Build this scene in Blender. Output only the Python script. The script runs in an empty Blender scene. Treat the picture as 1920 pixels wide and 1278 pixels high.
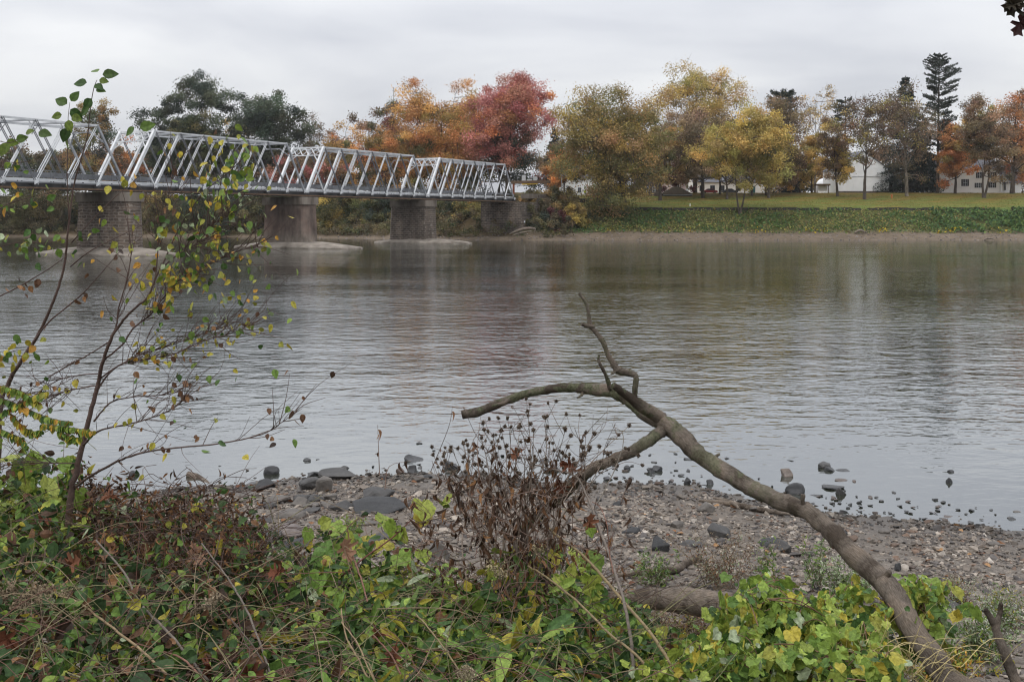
import bpy, bmesh, math, random
import numpy as np
from mathutils import Vector, Matrix, noise as mnoise

SC = bpy.context.scene
COL = SC.collection
random.seed(7)
RNG = np.random.default_rng(11)
R = math.radians

# ------------------------------------------------------------------ camera, sky, sun, exposure
F, H, HY = 2000.0, 4.6, 408.0          # focal length in photo pixels, eye height over the water, horizon row
cam_d = bpy.data.cameras.new('camera'); cam = bpy.data.objects.new('camera', cam_d); COL.objects.link(cam)
cam_d.sensor_width = 36; cam_d.lens = 36 * F / 1920; cam_d.shift_y = -(639 - HY) / 1920
cam_d.clip_start = .1; cam_d.clip_end = 4000
cam.location = (0, 0, H); cam.rotation_euler = (R(90), 0, 0)
SC.camera = cam
SC.view_settings.view_transform = 'Standard'; SC.view_settings.look = 'None'
SC.view_settings.exposure = 0; SC.view_settings.gamma = 1
SC.render.engine = 'CYCLES'; SC.cycles.use_denoising = True; SC.cycles.filter_width = 1.2
SC.cycles.max_bounces = 8; SC.cycles.diffuse_bounces = 4; SC.cycles.glossy_bounces = 3; SC.cycles.caustics_reflective = False; SC.cycles.caustics_refractive = False

SUN_EL, SUN_AZ = R(50), R(215)
w = bpy.data.worlds.new('World'); SC.world = w; w.use_nodes = True
nt = w.node_tree; nt.nodes.clear()
def N(nt, t, **kw):
    n = nt.nodes.new(t)
    for k, v in kw.items():
        if k in n.inputs.keys() and not hasattr(n, k): n.inputs[k].default_value = v
        else: setattr(n, k, v)
    return n
def L(nt, a, b): nt.links.new(a, b)
def math_(nt, op, a, b=None, c=None, clamp=False):
    n = nt.nodes.new('ShaderNodeMath'); n.operation = op; n.use_clamp = clamp
    for i, v in enumerate((a, b, c)):
        if v is None: continue
        if isinstance(v, (int, float)): n.inputs[i].default_value = v
        else: nt.links.new(v, n.inputs[i])
    return n.outputs[0]
def ramp(nt, fac, stops, interp='LINEAR'):
    n = nt.nodes.new('ShaderNodeValToRGB'); cr = n.color_ramp; cr.interpolation = interp
    while len(cr.elements) > 1: cr.elements.remove(cr.elements[-1])
    for i, (p, c) in enumerate(stops):
        e = cr.elements[0] if i == 0 else cr.elements.new(p)
        e.position = p; e.color = (*c, 1) if len(c) == 3 else c
    if fac is not None: nt.links.new(fac, n.inputs[0])
    return n.outputs[0]
def mix(nt, fac, a, b, mode='MIX'):
    n = nt.nodes.new('ShaderNodeMix'); n.data_type = 'RGBA'; n.blend_type = mode
    for sock, v in ((n.inputs[0], fac), (n.inputs[6], a), (n.inputs[7], b)):
        if isinstance(v, (int, float)): sock.default_value = v
        elif isinstance(v, tuple): sock.default_value = (*v, 1) if len(v) == 3 else v
        else: nt.links.new(v, sock)
    return n.outputs[2]

tc = N(nt, 'ShaderNodeTexCoord'); sep = N(nt, 'ShaderNodeSeparateXYZ'); L(nt, tc.outputs['Generated'], sep.inputs[0])
zc = math_(nt, 'MAXIMUM', sep.outputs[2], 0.0)
zz = math_(nt, 'ADD', zc, .16)
px = math_(nt, 'DIVIDE', sep.outputs[0], zz); py = math_(nt, 'DIVIDE', sep.outputs[1], zz)
cmb = N(nt, 'ShaderNodeCombineXYZ'); L(nt, px, cmb.inputs[0]); L(nt, py, cmb.inputs[1])
nz = N(nt, 'ShaderNodeTexNoise'); nz.inputs['Scale'].default_value = .8; nz.inputs['Detail'].default_value = 5
nz.inputs['Roughness'].default_value = .45; nz.inputs['Distortion'].default_value = .35
L(nt, cmb.outputs[0], nz.inputs['Vector'])
cl = ramp(nt, nz.outputs[0], [(.36, (7.0, 7.25, 7.95)), (.5, (8.7, 8.9, 9.4)), (.62, (10.2, 10.35, 10.6))])
grad = math_(nt, 'MULTIPLY_ADD', zc, 1.65, .68)       # overcast sky: brighter overhead than near the horizon
cg = N(nt, 'ShaderNodeCombineColor')
for i in range(3): L(nt, grad, cg.inputs[i])
cloud = mix(nt, 1.0, cl, cg.outputs[0], 'MULTIPLY')
sky = N(nt, 'ShaderNodeTexSky'); sky.sky_type = 'NISHITA'; sky.sun_disc = False
sky.sun_elevation = SUN_EL; sky.sun_rotation = SUN_AZ; sky.air_density = 1.5; sky.dust_density = 3
tot = mix(nt, .06, cloud, sky.outputs[0])
bg = N(nt, 'ShaderNodeBackground'); bg.inputs[1].default_value = .1
out = N(nt, 'ShaderNodeOutputWorld'); L(nt, tot, bg.inputs[0]); L(nt, bg.outputs[0], out.inputs[0])

sd = bpy.data.lights.new('sun', 'SUN'); sd.energy = .8; sd.angle = R(40); sd.color = (1, .97, .92)
sun = bpy.data.objects.new('sun', sd); COL.objects.link(sun)
_d = Vector((math.sin(SUN_AZ) * math.cos(SUN_EL), math.cos(SUN_AZ) * math.cos(SUN_EL), math.sin(SUN_EL)))
sun.rotation_euler = _d.to_track_quat('Z', 'Y').to_euler()

# ------------------------------------------------------------------ helpers
def P(x, y, Y): return np.array(((x - 960) * Y / F, Y, H - (y - HY) * Y / F))
def PL(pts): return np.array([P(*p) for p in pts])
def lin(c, g=1.0):
    c = np.asarray(c, float) / 255.0
    return np.where(c <= .04045, c / 12.92, ((c + .055) / 1.055) ** 2.4) * g

class MB:
    """collects geometry and colours, links them as ONE mesh object"""
    def __init__(s): s.v = []; s.f = []; s.c = []; s.n = 0
    def add(s, v, faces, col=None):
        v = np.asarray(v, float).reshape(-1, 3)
        if isinstance(faces, np.ndarray): faces = [faces]
        for f in faces: s.f.append(np.asarray(f, int) + s.n)
        s.v.append(v)
        if col is None: col = (.5, .5, .5)
        col = np.asarray(col, float)
        if col.ndim == 1: col = np.tile(col, (len(v), 1))
        s.c.append(col); s.n += len(v); return s
    def build(s, name, mat, parent=None, smooth=False):
        me = bpy.data.meshes.new(name)
        v = np.concatenate(s.v) if s.v else np.zeros((0, 3))
        if parent is not None: v = v - np.array(world_loc(parent))
        fl = [f for f in s.f if len(f)]
        tot = np.concatenate([np.full(len(f), f.shape[1]) for f in fl])
        idx = np.concatenate([f.ravel() for f in fl])
        me.vertices.add(len(v)); me.vertices.foreach_set('co', v.astype(np.float32).ravel())
        me.loops.add(len(idx)); me.loops.foreach_set('vertex_index', idx.astype(np.int32))
        me.polygons.add(len(tot))
        st = np.concatenate([[0], np.cumsum(tot)[:-1]])
        me.polygons.foreach_set('loop_start', st.astype(np.int32))
        me.polygons.foreach_set('loop_total', tot.astype(np.int32))
        me.polygons.foreach_set('use_smooth', np.full(len(tot), smooth))
        a = me.attributes.new('tint', 'FLOAT_COLOR', 'POINT')
        c = np.concatenate(s.c); a.data.foreach_set('color', np.c_[c, np.ones(len(c))].astype(np.float32).ravel())
        me.update(calc_edges=True); me.validate()
        me.materials.append(mat)
        o = bpy.data.objects.new(name, me); COL.objects.link(o)
        if parent is not None: o.parent = parent
        return o
def world_loc(o):
    l = Vector(o.location)
    while o.parent is not None: o = o.parent; l = l + Vector(o.location)
    return l
def empty(name, loc):
    o = bpy.data.objects.new(name, None); COL.objects.link(o); o.location = Vector(tuple(loc)); o.empty_display_size = .3; return o
def tag(o, label=None, cat=None, group=None, kind=None):
    for k, v in (('label', label), ('category', cat), ('group', group), ('kind', kind)):
        if v: o[k] = v
    return o
def unit(v): return v / np.maximum(np.linalg.norm(v, axis=-1, keepdims=True), 1e-9)
def tube(pts, rad, sides=6, cap=True, rough=0.0, seed=0):
    pts = np.asarray(pts, float); n = len(pts); rad = np.broadcast_to(np.asarray(rad, float), (n,))
    t = unit(np.gradient(pts, axis=0))
    ref = np.array((0, 0, 1.)) if abs(t[0, 2]) < .9 else np.array((1., 0, 0))
    a = unit(np.cross(t[0], ref)); A = [a]
    for i in range(1, n):
        a = A[-1] - t[i] * np.dot(A[-1], t[i]); A.append(unit(a))
    A = np.array(A); B = np.cross(t, A)
    th = np.arange(sides) * 2 * np.pi / sides
    rr = rad[:, None] * np.ones((1, sides))
    if rough:
        g = np.random.default_rng(seed)
        lump = g.normal(0, 1, (n, sides)); lump = (lump + np.roll(lump, 1, 1) + np.roll(lump, 1, 0)) / 1.7
        rr = rr * (1 + rough * lump)
    v = pts[:, None] + rr[..., None] * (np.cos(th)[None, :, None] * A[:, None] + np.sin(th)[None, :, None] * B[:, None])
    v = v.reshape(-1, 3)
    i = np.arange(n - 1)[:, None] * sides; j = np.arange(sides)[None]; j2 = (j + 1) % sides
    q = np.stack([i + j, i + j2, i + sides + j2, i + sides + j], -1).reshape(-1, 4)
    fs = [q]
    if cap: fs += [np.arange(sides)[::-1][None], (np.arange(sides) + (n - 1) * sides)[None]]
    return v, fs
def smooth_path(pts, k=6):
    """Catmull-Rom through the points"""
    p = np.asarray(pts, float)
    if len(p) < 3: 
        u = np.linspace(0, 1, k + 1)[:, None]; return p[0] * (1 - u) + p[1] * u
    q = np.vstack([2 * p[0] - p[1], p, 2 * p[-1] - p[-2]]); out = []
    for i in range(1, len(q) - 2):
        u = np.linspace(0, 1, k, endpoint=False)[:, None]
        a, b, c, d = q[i - 1:i + 3]
        out.append(.5 * ((2 * b) + (-a + c) * u + (2 * a - 5 * b + 4 * c - d) * u ** 2 + (-a + 3 * b - 3 * c + d) * u ** 3))
    out.append(p[-1:]); return np.vstack(out)
BOXF = np.array([[0, 1, 3, 2], [4, 6, 7, 5], [0, 4, 5, 1], [2, 3, 7, 6], [0, 2, 6, 4], [1, 5, 7, 3]])
def beam(mb, p, q, wd, dp, up=(0, 0, 1), col=None):
    p = np.asarray(p, float); q = np.asarray(q, float); t = unit(q - p); up = np.asarray(up, float)
    if abs(np.dot(t, up)) > .98: up = np.array((1., 0, 0))
    s = unit(np.cross(t, up)); u = np.cross(s, t)
    v = [e + s * wd / 2 * a + u * dp / 2 * b for e in (p, q) for a in (-1, 1) for b in (-1, 1)]
    mb.add(np.array(v), BOXF, col)
def box(mb, lo, hi, col=None):
    lo = np.asarray(lo, float); hi = np.asarray(hi, float)
    v = np.array([[(lo, hi)[a][0], (lo, hi)[b][1], (lo, hi)[c][2]] for a in (0, 1) for b in (0, 1) for c in (0, 1)])
    mb.add(v, BOXF, col)
def prism(mb, plan, z0, z1, scale_top=1.0, col=None, ctop=None):
    plan = np.asarray(plan, float); n = len(plan); c = plan.mean(0)
    top = c + (plan - c) * scale_top
    v = np.vstack([np.c_[plan, np.full(n, z0)], np.c_[top, np.full(n, z1)]])
    j = np.arange(n); j2 = (j + 1) % n
    mb.add(v, [np.stack([j, j2, n + j2, n + j], 1), (n + j)[None], j[::-1][None]], col)
def frames(axis, nrm):
    """rotation matrices: local y -> axis, local z -> about nrm"""
    y = unit(axis); x = unit(np.cross(y, nrm)); z = np.cross(x, y)
    return np.stack([x, y, z], -1)
def scatter(mb, tv, tf, pos, M, sc, col):
    tv = np.asarray(tv, float); m = len(tv); n = len(pos)
    sc = np.asarray(sc, float); sc = sc[:, None, None] if sc.ndim == 1 else sc[:, None, :]
    v = np.einsum('nij,nmj->nmi', M, tv[None] * sc) + pos[:, None]
    off = (np.arange(n) * m)[:, None, None]
    if isinstance(tf, np.ndarray): tf = [tf]
    fs = [(f[None] + off).reshape(-1, f.shape[1]) for f in tf]
    col = np.repeat(np.asarray(col, float), m, 0)
    mb.add(v.reshape(-1, 3), fs, col)
def rdir(n, g=RNG): return unit(g.normal(0, 1, (n, 3)))

# leaf templates: stalk at the origin, leaf along +y, face +z
def T_card(): return np.array([(0, 0, 0), (.42, .5, .12), (0, 1, 0), (-.42, .5, .12)]), np.array([[0, 1, 2], [0, 2, 3]])
def T_ovate(wd=.36, fold=.12, curl=.12):
    ys = np.array([0, .16, .36, .58, .8, 1.0]); ws = np.array([.02, .75, 1, .86, .5, .0]) * wd
    mid = np.c_[np.zeros(6), ys, -curl * ys ** 2]
    Lf = np.c_[-ws, ys * .98, fold * ws / wd - curl * ys ** 2]; Rt = np.c_[ws, ys * .98, fold * ws / wd - curl * ys ** 2]
    v = np.vstack([mid, Lf[1:5], Rt[1:5]])
    f4 = []; f3 = [[0, 6, 1], [0, 1, 10], [4, 9, 5], [4, 5, 13]]
    for i in range(1, 4): f4 += [[i, 5 + i, 6 + i, i + 1], [i, i + 1, 10 + i, 9 + i]]
    f3 = [[0, 1, 6], [0, 10, 1], [4, 5, 9], [4, 13, 5]]
    return v, [np.array(f4), np.array(f3)]
def T_fan(outline, centre=(0, .3, 0), zf=None):
    o = np.asarray(outline, float); n = len(o)
    z = np.zeros(n) if zf is None else np.array([zf(*p) for p in o])
    v = np.vstack([[centre], np.c_[o, z]])
    j = np.arange(n)
    return v, np.stack([np.zeros(n, int), 1 + j, 1 + (j + 1) % n], 1)
def mirror(h): return [(x, y) for x, y in h] + [(-x, y) for x, y in h[::-1] if x > 1e-6]
T_GRAPE = T_fan(mirror([(0, .07), (.14, -.08), (.32, -.05), (.45, .1), (.44, .2), (.53, .36), (.47, .46), (.43, .6), (.30, .66), (.2, .80), (.09, .88), (0, 1.0)]), (0, .22, -.05),
                lambda x, y: .16 * abs(x) - .14 * y * y + .05 * math.sin(9 * y + 5 * x))
T_OAK = T_fan(mirror([(.012, 0), (.03, .12), (.13, .16), (.06, .27), (.26, .33), (.28, .43), (.09, .45), (.11, .54), (.40, .62), (.43, .72), (.13, .70), (.14, .80), (.26, .90), (.10, .90), (0, 1.0)]), (0, .5, -.04),
              lambda x, y: .35 * abs(x) + .10 * math.sin(4 * y))
T_LEAF = T_ovate(); T_LONG = T_ovate(.13, .05, .3); T_BIRCH = T_ovate(.36, .06, .1); T_CURL = T_ovate(.16, .22, .5)
T_CARD = T_card()

# ------------------------------------------------------------------ materials
def M_base(name):
    m = bpy.data.materials.new(name); m.use_nodes = True; nt = m.node_tree
    return m, nt, nt.nodes['Principled BSDF'], nt.nodes['Material Output']
def bump(nt, b, h, strength, dist):
    n = nt.nodes.new('ShaderNodeBump'); n.inputs['Strength'].default_value = strength; n.inputs['Distance'].default_value = dist
    nt.links.new(h, n.inputs['Height']); nt.links.new(n.outputs[0], b.inputs['Normal']); return n
def coords(nt, scale=(1, 1, 1), kind='Object'):
    t = nt.nodes.new('ShaderNodeTexCoord'); mp = nt.nodes.new('ShaderNodeMapping'); mp.inputs['Scale'].default_value = scale
    nt.links.new(t.outputs[kind], mp.inputs[0]); return mp.outputs[0]
def world_pos(nt, scale=(1, 1, 1)):
    t = nt.nodes.new('ShaderNodeNewGeometry'); mp = nt.nodes.new('ShaderNodeMapping'); mp.inputs['Scale'].default_value = scale
    nt.links.new(t.outputs['Position'], mp.inputs[0]); return mp.outputs[0]
def noise_(nt, vec, scale, detail=4, rough=.55, dist=0.0):
    n = nt.nodes.new('ShaderNodeTexNoise'); n.inputs['Scale'].default_value = scale; n.inputs['Detail'].default_value = detail
    n.inputs['Roughness'].default_value = rough; n.inputs['Distortion'].default_value = dist
    nt.links.new(vec, n.inputs['Vector']); return n.outputs[0]
def mat_noise(name, stops, scale, rough=.8, bmp=.3, bd=.02, stretch=(1, 1, 1), detail=6, spec=.3):
    m, nt, b, o = M_base(name); v = coords(nt, stretch)
    f = noise_(nt, v, scale, detail, .6)
    L(nt, ramp(nt, f, stops), b.inputs['Base Color'])
    b.inputs['Roughness'].default_value = rough; b.inputs['Specular IOR Level'].default_value = spec
    if bmp: bump(nt, b, noise_(nt, v, scale * 2.7, 6, .65), bmp, bd)
    return m
def mat_leaf(name, transl=.3, rough=.55, spec=.25, mottle=.25, mscale=40):
    m, nt, b, o = M_base(name)
    a = N(nt, 'ShaderNodeAttribute'); a.attribute_name = 'tint'
    v = coords(nt); f = noise_(nt, v, mscale, 3)
    c = mix(nt, 1.0, a.outputs['Color'], ramp(nt, f, [(.3, (1 - mottle,) * 3), (.7, (1 + mottle,) * 3)]), 'MULTIPLY')
    L(nt, c, b.inputs['Base Color']); b.inputs['Roughness'].default_value = rough; b.inputs['Specular IOR Level'].default_value = spec
    if transl:
        t = N(nt, 'ShaderNodeBsdfTranslucent'); L(nt, c, t.inputs[0])
        ms = N(nt, 'ShaderNodeMixShader'); ms.inputs[0].default_value = transl
        L(nt, b.outputs[0], ms.inputs[1]); L(nt, t.outputs[0], ms.inputs[2]); L(nt, ms.outputs[0], o.inputs[0])
    return m
def mat_tint(name, rough=.8, bmp=.0, bs=30, bd=.01, mottle=.3, mscale=20, spec=.3, stretch=(1, 1, 1)):
    m, nt, b, o = M_base(name)
    a = N(nt, 'ShaderNodeAttribute'); a.attribute_name = 'tint'
    v = coords(nt, stretch); f = noise_(nt, v, mscale, 5, .65)
    c = mix(nt, 1.0, a.outputs['Color'], ramp(nt, f, [(.28, (1 - mottle,) * 3), (.72, (1 + mottle,) * 3)]), 'MULTIPLY')
    L(nt, c, b.inputs['Base Color']); b.inputs['Roughness'].default_value = rough; b.inputs['Specular IOR Level'].default_value = spec
    if bmp: bump(nt, b, noise_(nt, v, bs, 6, .65), bmp, bd)
    return m

def mat_bark_near():
    m, nt, b, o = M_base('weathered_wood')
    v = coords(nt); a = N(nt, 'ShaderNodeAttribute'); a.attribute_name = 'tint'       # tint: x = along the limb, y = around it
    mp = N(nt, 'ShaderNodeMapping'); mp.inputs['Scale'].default_value = (9, 7, 1); L(nt, a.outputs['Vector'], mp.inputs[0])
    g = noise_(nt, mp.outputs[0], 8.0, 9, .74, .5)
    c = ramp(nt, g, [(.25, (.04, .033, .027)), (.42, (.13, .105, .083)), (.56, (.235, .195, .158)), (.75, (.38, .335, .285))])
    pk = ramp(nt, noise_(nt, v, 4.5, 5, .6), [(.42, (.5, .47, .45)), (.5, (1, 1, 1)), (.62, (1.35, 1.3, 1.25))])
    c = mix(nt, 1.0, c, pk, 'MULTIPLY')
    l = noise_(nt, v, 7, 6, .7); l2 = ramp(nt, l, [(.49, (0, 0, 0)), (.54, (.9,) * 3)])
    lic = ramp(nt, noise_(nt, v, 60, 4), [(.35, (.075, .082, .042)), (.65, (.2, .205, .125))])
    msk = N(nt, 'ShaderNodeSeparateColor'); L(nt, a.outputs['Color'], msk.inputs[0])
    fac = math_(nt, 'MULTIPLY', l2, msk.outputs[2])
    L(nt, mix(nt, fac, c, lic), b.inputs['Base Color']); b.inputs['Roughness'].default_value = .9; b.inputs['Specular IOR Level'].default_value = .15
    hsum = math_(nt, 'ADD', g, math_(nt, 'MULTIPLY', noise_(nt, v, 45, 6, .7), .6))
    bump(nt, b, hsum, 1.0, .022)
    return m
MAT = {}
MAT['leaf_far'] = mat_leaf('autumn_foliage', .25, .7, .15, .2, 1.5)
MAT['leaf'] = mat_leaf('leaf', .22, .5, .2, .4, 60)
MAT['dead_leaf'] = mat_leaf('dead_leaf', .15, .8, .1, .4, 60)
MAT['bark'] = mat_noise('bark', [(.3, (.035, .028, .022)), (.55, (.09, .072, .058)), (.75, (.16, .135, .11))], 2.5, .9, .6, .05, (1, 1, .25))
MAT['bark_pale'] = mat_noise('pale_bark', [(.3, (.10, .08, .06)), (.5, (.2, .17, .135)), (.72, (.36, .32, .27))], 1.6, .9, .5, .04, (1, 1, .4))
MAT['wood'] = mat_bark_near()
MAT['twig'] = mat_tint('twig_bark', .75, .4, 60, .004, .4, 50)
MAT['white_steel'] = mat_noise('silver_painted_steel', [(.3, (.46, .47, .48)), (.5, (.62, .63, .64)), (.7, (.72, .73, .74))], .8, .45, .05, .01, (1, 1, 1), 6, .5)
MAT['grey_steel'] = mat_noise('mid_grey_steel', [(.3, (.21, .22, .23)), (.5, (.34, .35, .37)), (.7, (.45, .46, .48))], .9, .5, .05, .01)  # mid grey tone for far end posts, far portals, bracing and footway
MAT['shade_steel'] = mat_noise('grey_and_shaded_steel', [(.3, (.11, .115, .12)), (.7, (.22, .225, .24))], .8, .55, .05, .01)  # grey of rail and chord; on down diagonals, shade put into the colour
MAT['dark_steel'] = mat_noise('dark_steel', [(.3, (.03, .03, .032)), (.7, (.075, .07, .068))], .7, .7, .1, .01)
def mat_pier(brick):
    m, nt, b, o = M_base('pier_masonry' if brick else 'pier_render')
    v = coords(nt)
    st = noise_(nt, coords(nt, (1, 1, .45)), .5, 7, .68); big = noise_(nt, v, .28, 5, .6)
    sep = N(nt, 'ShaderNodeSeparateXYZ'); tcx = N(nt, 'ShaderNodeTexCoord'); L(nt, tcx.outputs['Object'], sep.inputs[0])
    stain = ramp(nt, st, [(.3, (.33, .31, .29)), (.5, (.85, .85, .85)), (.68, (1.5, 1.45, 1.4))])
    if brick:
        al = math_(nt, 'ADD', math_(nt, 'MULTIPLY', sep.outputs[0], -.889), math_(nt, 'MULTIPLY', sep.outputs[1], .75))
        cb = N(nt, 'ShaderNodeCombineXYZ'); L(nt, al, cb.inputs[0]); L(nt, sep.outputs[2], cb.inputs[1])
        br = N(nt, 'ShaderNodeTexBrick'); vd = N(nt, 'ShaderNodeVectorMath'); vd.operation = 'MULTIPLY_ADD'; nc = N(nt, 'ShaderNodeTexNoise'); nc.inputs['Scale'].default_value = 1.1; L(nt, v, nc.inputs['Vector']); L(nt, nc.outputs['Color'], vd.inputs[0]); vd.inputs[1].default_value = (.55, .3, 0); L(nt, cb.outputs[0], vd.inputs[2]); L(nt, vd.outputs[0], br.inputs['Vector'])
        for k, vv in (('Color1', (.08, .06, .047, 1)), ('Color2', (.17, .13, .102, 1)), ('Mortar', (.22, .19, .16, 1)), ('Scale', 1.0), ('Mortar Size', .05), ('Brick Width', .95), ('Row Height', .36), ('Bias', -.1)): br.inputs[k].default_value = vv
        c = mix(nt, 1.0, br.outputs['Color'], stain, 'MULTIPLY')
        bump(nt, b, math_(nt, 'SUBTRACT', noise_(nt, v, 3, 5), br.outputs['Fac']), .7, .06)
    else:
        base = ramp(nt, big, [(.3, (.105, .072, .058)), (.5, (.155, .112, .092)), (.68, (.2, .155, .128))])
        lowc = ramp(nt, big, [(.3, (.15, .12, .096)), (.6, (.235, .2, .165))])
        hmix = N(nt, 'ShaderNodeMapRange'); hmix.clamp = True
        for k, vv in ((1, 2.0), (2, 3.6), (3, 1.0), (4, 0.0)): hmix.inputs[k].default_value = vv
        L(nt, math_(nt, 'ADD', sep.outputs[2], math_(nt, 'MULTIPLY', big, 1.6)), hmix.inputs[0]); base = mix(nt, hmix.outputs[0], base, lowc)
        c = mix(nt, 1.0, base, stain, 'MULTIPLY'); bump(nt, b, noise_(nt, v, 2.2, 7), .4, .05)
    L(nt, c, b.inputs['Base Color']); b.inputs['Roughness'].default_value = .92
    return m
MAT['brick'] = mat_pier(True); MAT['render'] = mat_pier(False)
MAT['concrete'] = mat_noise('pier_concrete', [(.3, (.075, .06, .048)), (.5, (.19, .16, .132)), (.7, (.28, .25, .215))], .5, .9, .3, .03, (1, 1, .35))
MAT['apron'] = mat_noise('weathered_apron_concrete', [(.3, (.085, .07, .055)), (.5, (.2, .172, .142)), (.7, (.33, .29, .245))], .45, .95, .5, .08)

def mat_water():
    m, nt, b, o = M_base('river_water')
    nt.nodes.remove(b)
    pos = world_pos(nt); sp = N(nt, 'ShaderNodeSeparateXYZ'); L(nt, pos, sp.inputs[0])
    y = sp.outputs[1]
    w1 = noise_(nt, world_pos(nt, (.85, 1.4, 1)), 1.0, 3, .55, .3)
    w2 = noise_(nt, world_pos(nt, (2.2, 4.0, 1)), 1.0, 2, .5, .2)
    w3 = noise_(nt, world_pos(nt, (.12, .3, 1)), 1.0, 2, .5, .2)
    patch = ramp(nt, noise_(nt, world_pos(nt, (.02, .06, 1)), 1.0, 3, .55), [(.36, (.38,) * 3), (.6, (1.18,) * 3)])
    hh = math_(nt, 'ADD', math_(nt, 'MULTIPLY', w1, .052), math_(nt, 'ADD', math_(nt, 'MULTIPLY', w2, .017), math_(nt, 'MULTIPLY', w3, .03)))
    calm = N(nt, 'ShaderNodeMapRange'); calm.clamp = True
    for k, vv in ((1, 15.0), (2, 34.0), (3, .22), (4, 1.0)): calm.inputs[k].default_value = vv
    L(nt, y, calm.inputs[0])
    lee = N(nt, 'ShaderNodeMapRange'); lee.clamp = True           # the lee under the far bank is calmer
    for k, vv in ((1, 45.0), (2, 110.0), (3, 1.0), (4, .58)): lee.inputs[k].default_value = vv
    L(nt, y, lee.inputs[0])
    hh = math_(nt, 'MULTIPLY', hh, math_(nt, 'MULTIPLY', math_(nt, 'MULTIPLY', calm.outputs[0], lee.outputs[0]), patch))
    bn = N(nt, 'ShaderNodeBump'); bn.inputs['Strength'].default_value = 1; bn.inputs['Distance'].default_value = 1.0; L(nt, hh, bn.inputs['Height'])
    d = N(nt, 'ShaderNodeBsdfDiffuse'); d.inputs[0].default_value = (.026, .028, .018, 1)
    g = N(nt, 'ShaderNodeBsdfGlossy'); g.inputs['Roughness'].default_value = .035; g.inputs[0].default_value = (.93, .95, .97, 1); L(nt, bn.outputs[0], g.inputs['Normal'])
    lw = N(nt, 'ShaderNodeFresnel'); lw.inputs[0].default_value = 1.62; L(nt, bn.outputs[0], lw.inputs[1])
    fac = math_(nt, 'POWER', lw.outputs[0], .62, clamp=True)
    ms = N(nt, 'ShaderNodeMixShader'); L(nt, fac, ms.inputs[0]); L(nt, d.outputs[0], ms.inputs[1]); L(nt, g.outputs[0], ms.inputs[2])
    L(nt, ms.outputs[0], o.inputs[0]); return m
MAT['water'] = mat_water()

def mat_beach():
    m, nt, b, o = M_base('shingle_beach')
    pos = world_pos(nt); sp = N(nt, 'ShaderNodeSeparateXYZ'); L(nt, pos, sp.inputs[0])
    vo = N(nt, 'ShaderNodeTexVoronoi'); vo.inputs['Scale'].default_value = 17; L(nt, pos, vo.inputs['Vector'])
    vo2 = N(nt, 'ShaderNodeTexVoronoi'); vo2.inputs['Scale'].default_value = 45; L(nt, pos, vo2.inputs['Vector'])
    sc1 = N(nt, 'ShaderNodeSeparateColor'); L(nt, vo.outputs['Color'], sc1.inputs[0]); sc2 = N(nt, 'ShaderNodeSeparateColor'); L(nt, vo2.outputs['Color'], sc2.inputs[0])
    st = [(.0, (.045, .037, .029)), (.35, (.105, .086, .069)), (.7, (.155, .13, .107)), (.93, (.23, .2, .165)), (1, (.3, .27, .23))]
    c = mix(nt, .55, ramp(nt, sc1.outputs[0], st), ramp(nt, sc2.outputs[0], st))
    soil = ramp(nt, noise_(nt, pos, 2.2, 6, .65), [(.3, (.085, .068, .053)), (.7, (.15, .122, .097))])
    mud = ramp(nt, noise_(nt, pos, .9, 5, .6), [(.42, (0, 0, 0)), (.6, (.8,) * 3)])
    c = mix(nt, mud, c, soil)
    dark = N(nt, 'ShaderNodeMapRange'); dark.clamp = True       # bank soil above, wet stones at the water's edge
    for k, vv in ((1, .02), (2, .22), (3, .0), (4, 1.0)): dark.inputs[k].default_value = vv
    L(nt, sp.outputs[2], dark.inputs[0])
    c = mix(nt, dark.outputs[0], mix(nt, 1.0, c, (.5, .48, .46), 'MULTIPLY'), c)
    up = N(nt, 'ShaderNodeMapRange'); up.clamp = True
    for k, vv in ((1, 1.0), (2, 1.5), (3, .0), (4, 1.0)): up.inputs[k].default_value = vv
    L(nt, sp.outputs[2], up.inputs[0])
    c = mix(nt, up.outputs[0], c, ramp(nt, noise_(nt, pos, 5, 6, .7), [(.3, (.025, .02, .015)), (.7, (.07, .052, .036))]))
    L(nt, c, b.inputs['Base Color'])
    rg = N(nt, 'ShaderNodeMapRange'); rg.clamp = True
    for k, vv in ((1, .0), (2, .2), (3, .35), (4, .9)): rg.inputs[k].default_value = vv
    L(nt, sp.outputs[2], rg.inputs[0]); L(nt, rg.outputs[0], b.inputs['Roughness'])
    hh = math_(nt, 'ADD', math_(nt, 'MULTIPLY', vo.outputs['Distance'], -1.0), math_(nt, 'MULTIPLY', vo2.outputs['Distance'], -.5))
    bump(nt, b, hh, .7, .03); return m
MAT['beach'] = mat_beach()
def mat_farbank():
    m, nt, b, o = M_base('far_bank_ground')
    pos = world_pos(nt); a = N(nt, 'ShaderNodeAttribute'); a.attribute_name = 'tint'
    f = noise_(nt, pos, .35, 8, .7); f2 = noise_(nt, pos, 2.4, 5, .7)
    c = mix(nt, 1.0, a.outputs['Color'], ramp(nt, f, [(.3, (.7, .68, .62)), (.7, (1.3, 1.28, 1.3))]), 'MULTIPLY')
    c = mix(nt, 1.0, c, ramp(nt, f2, [(.3, (.72,) * 3), (.7, (1.28,) * 3)]), 'MULTIPLY')
    L(nt, c, b.inputs['Base Color']); b.inputs['Roughness'].default_value = .95; b.inputs['Specular IOR Level'].default_value = .1
    bump(nt, b, f2, .6, .25); return m
MAT['farbank'] = mat_farbank()
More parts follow.
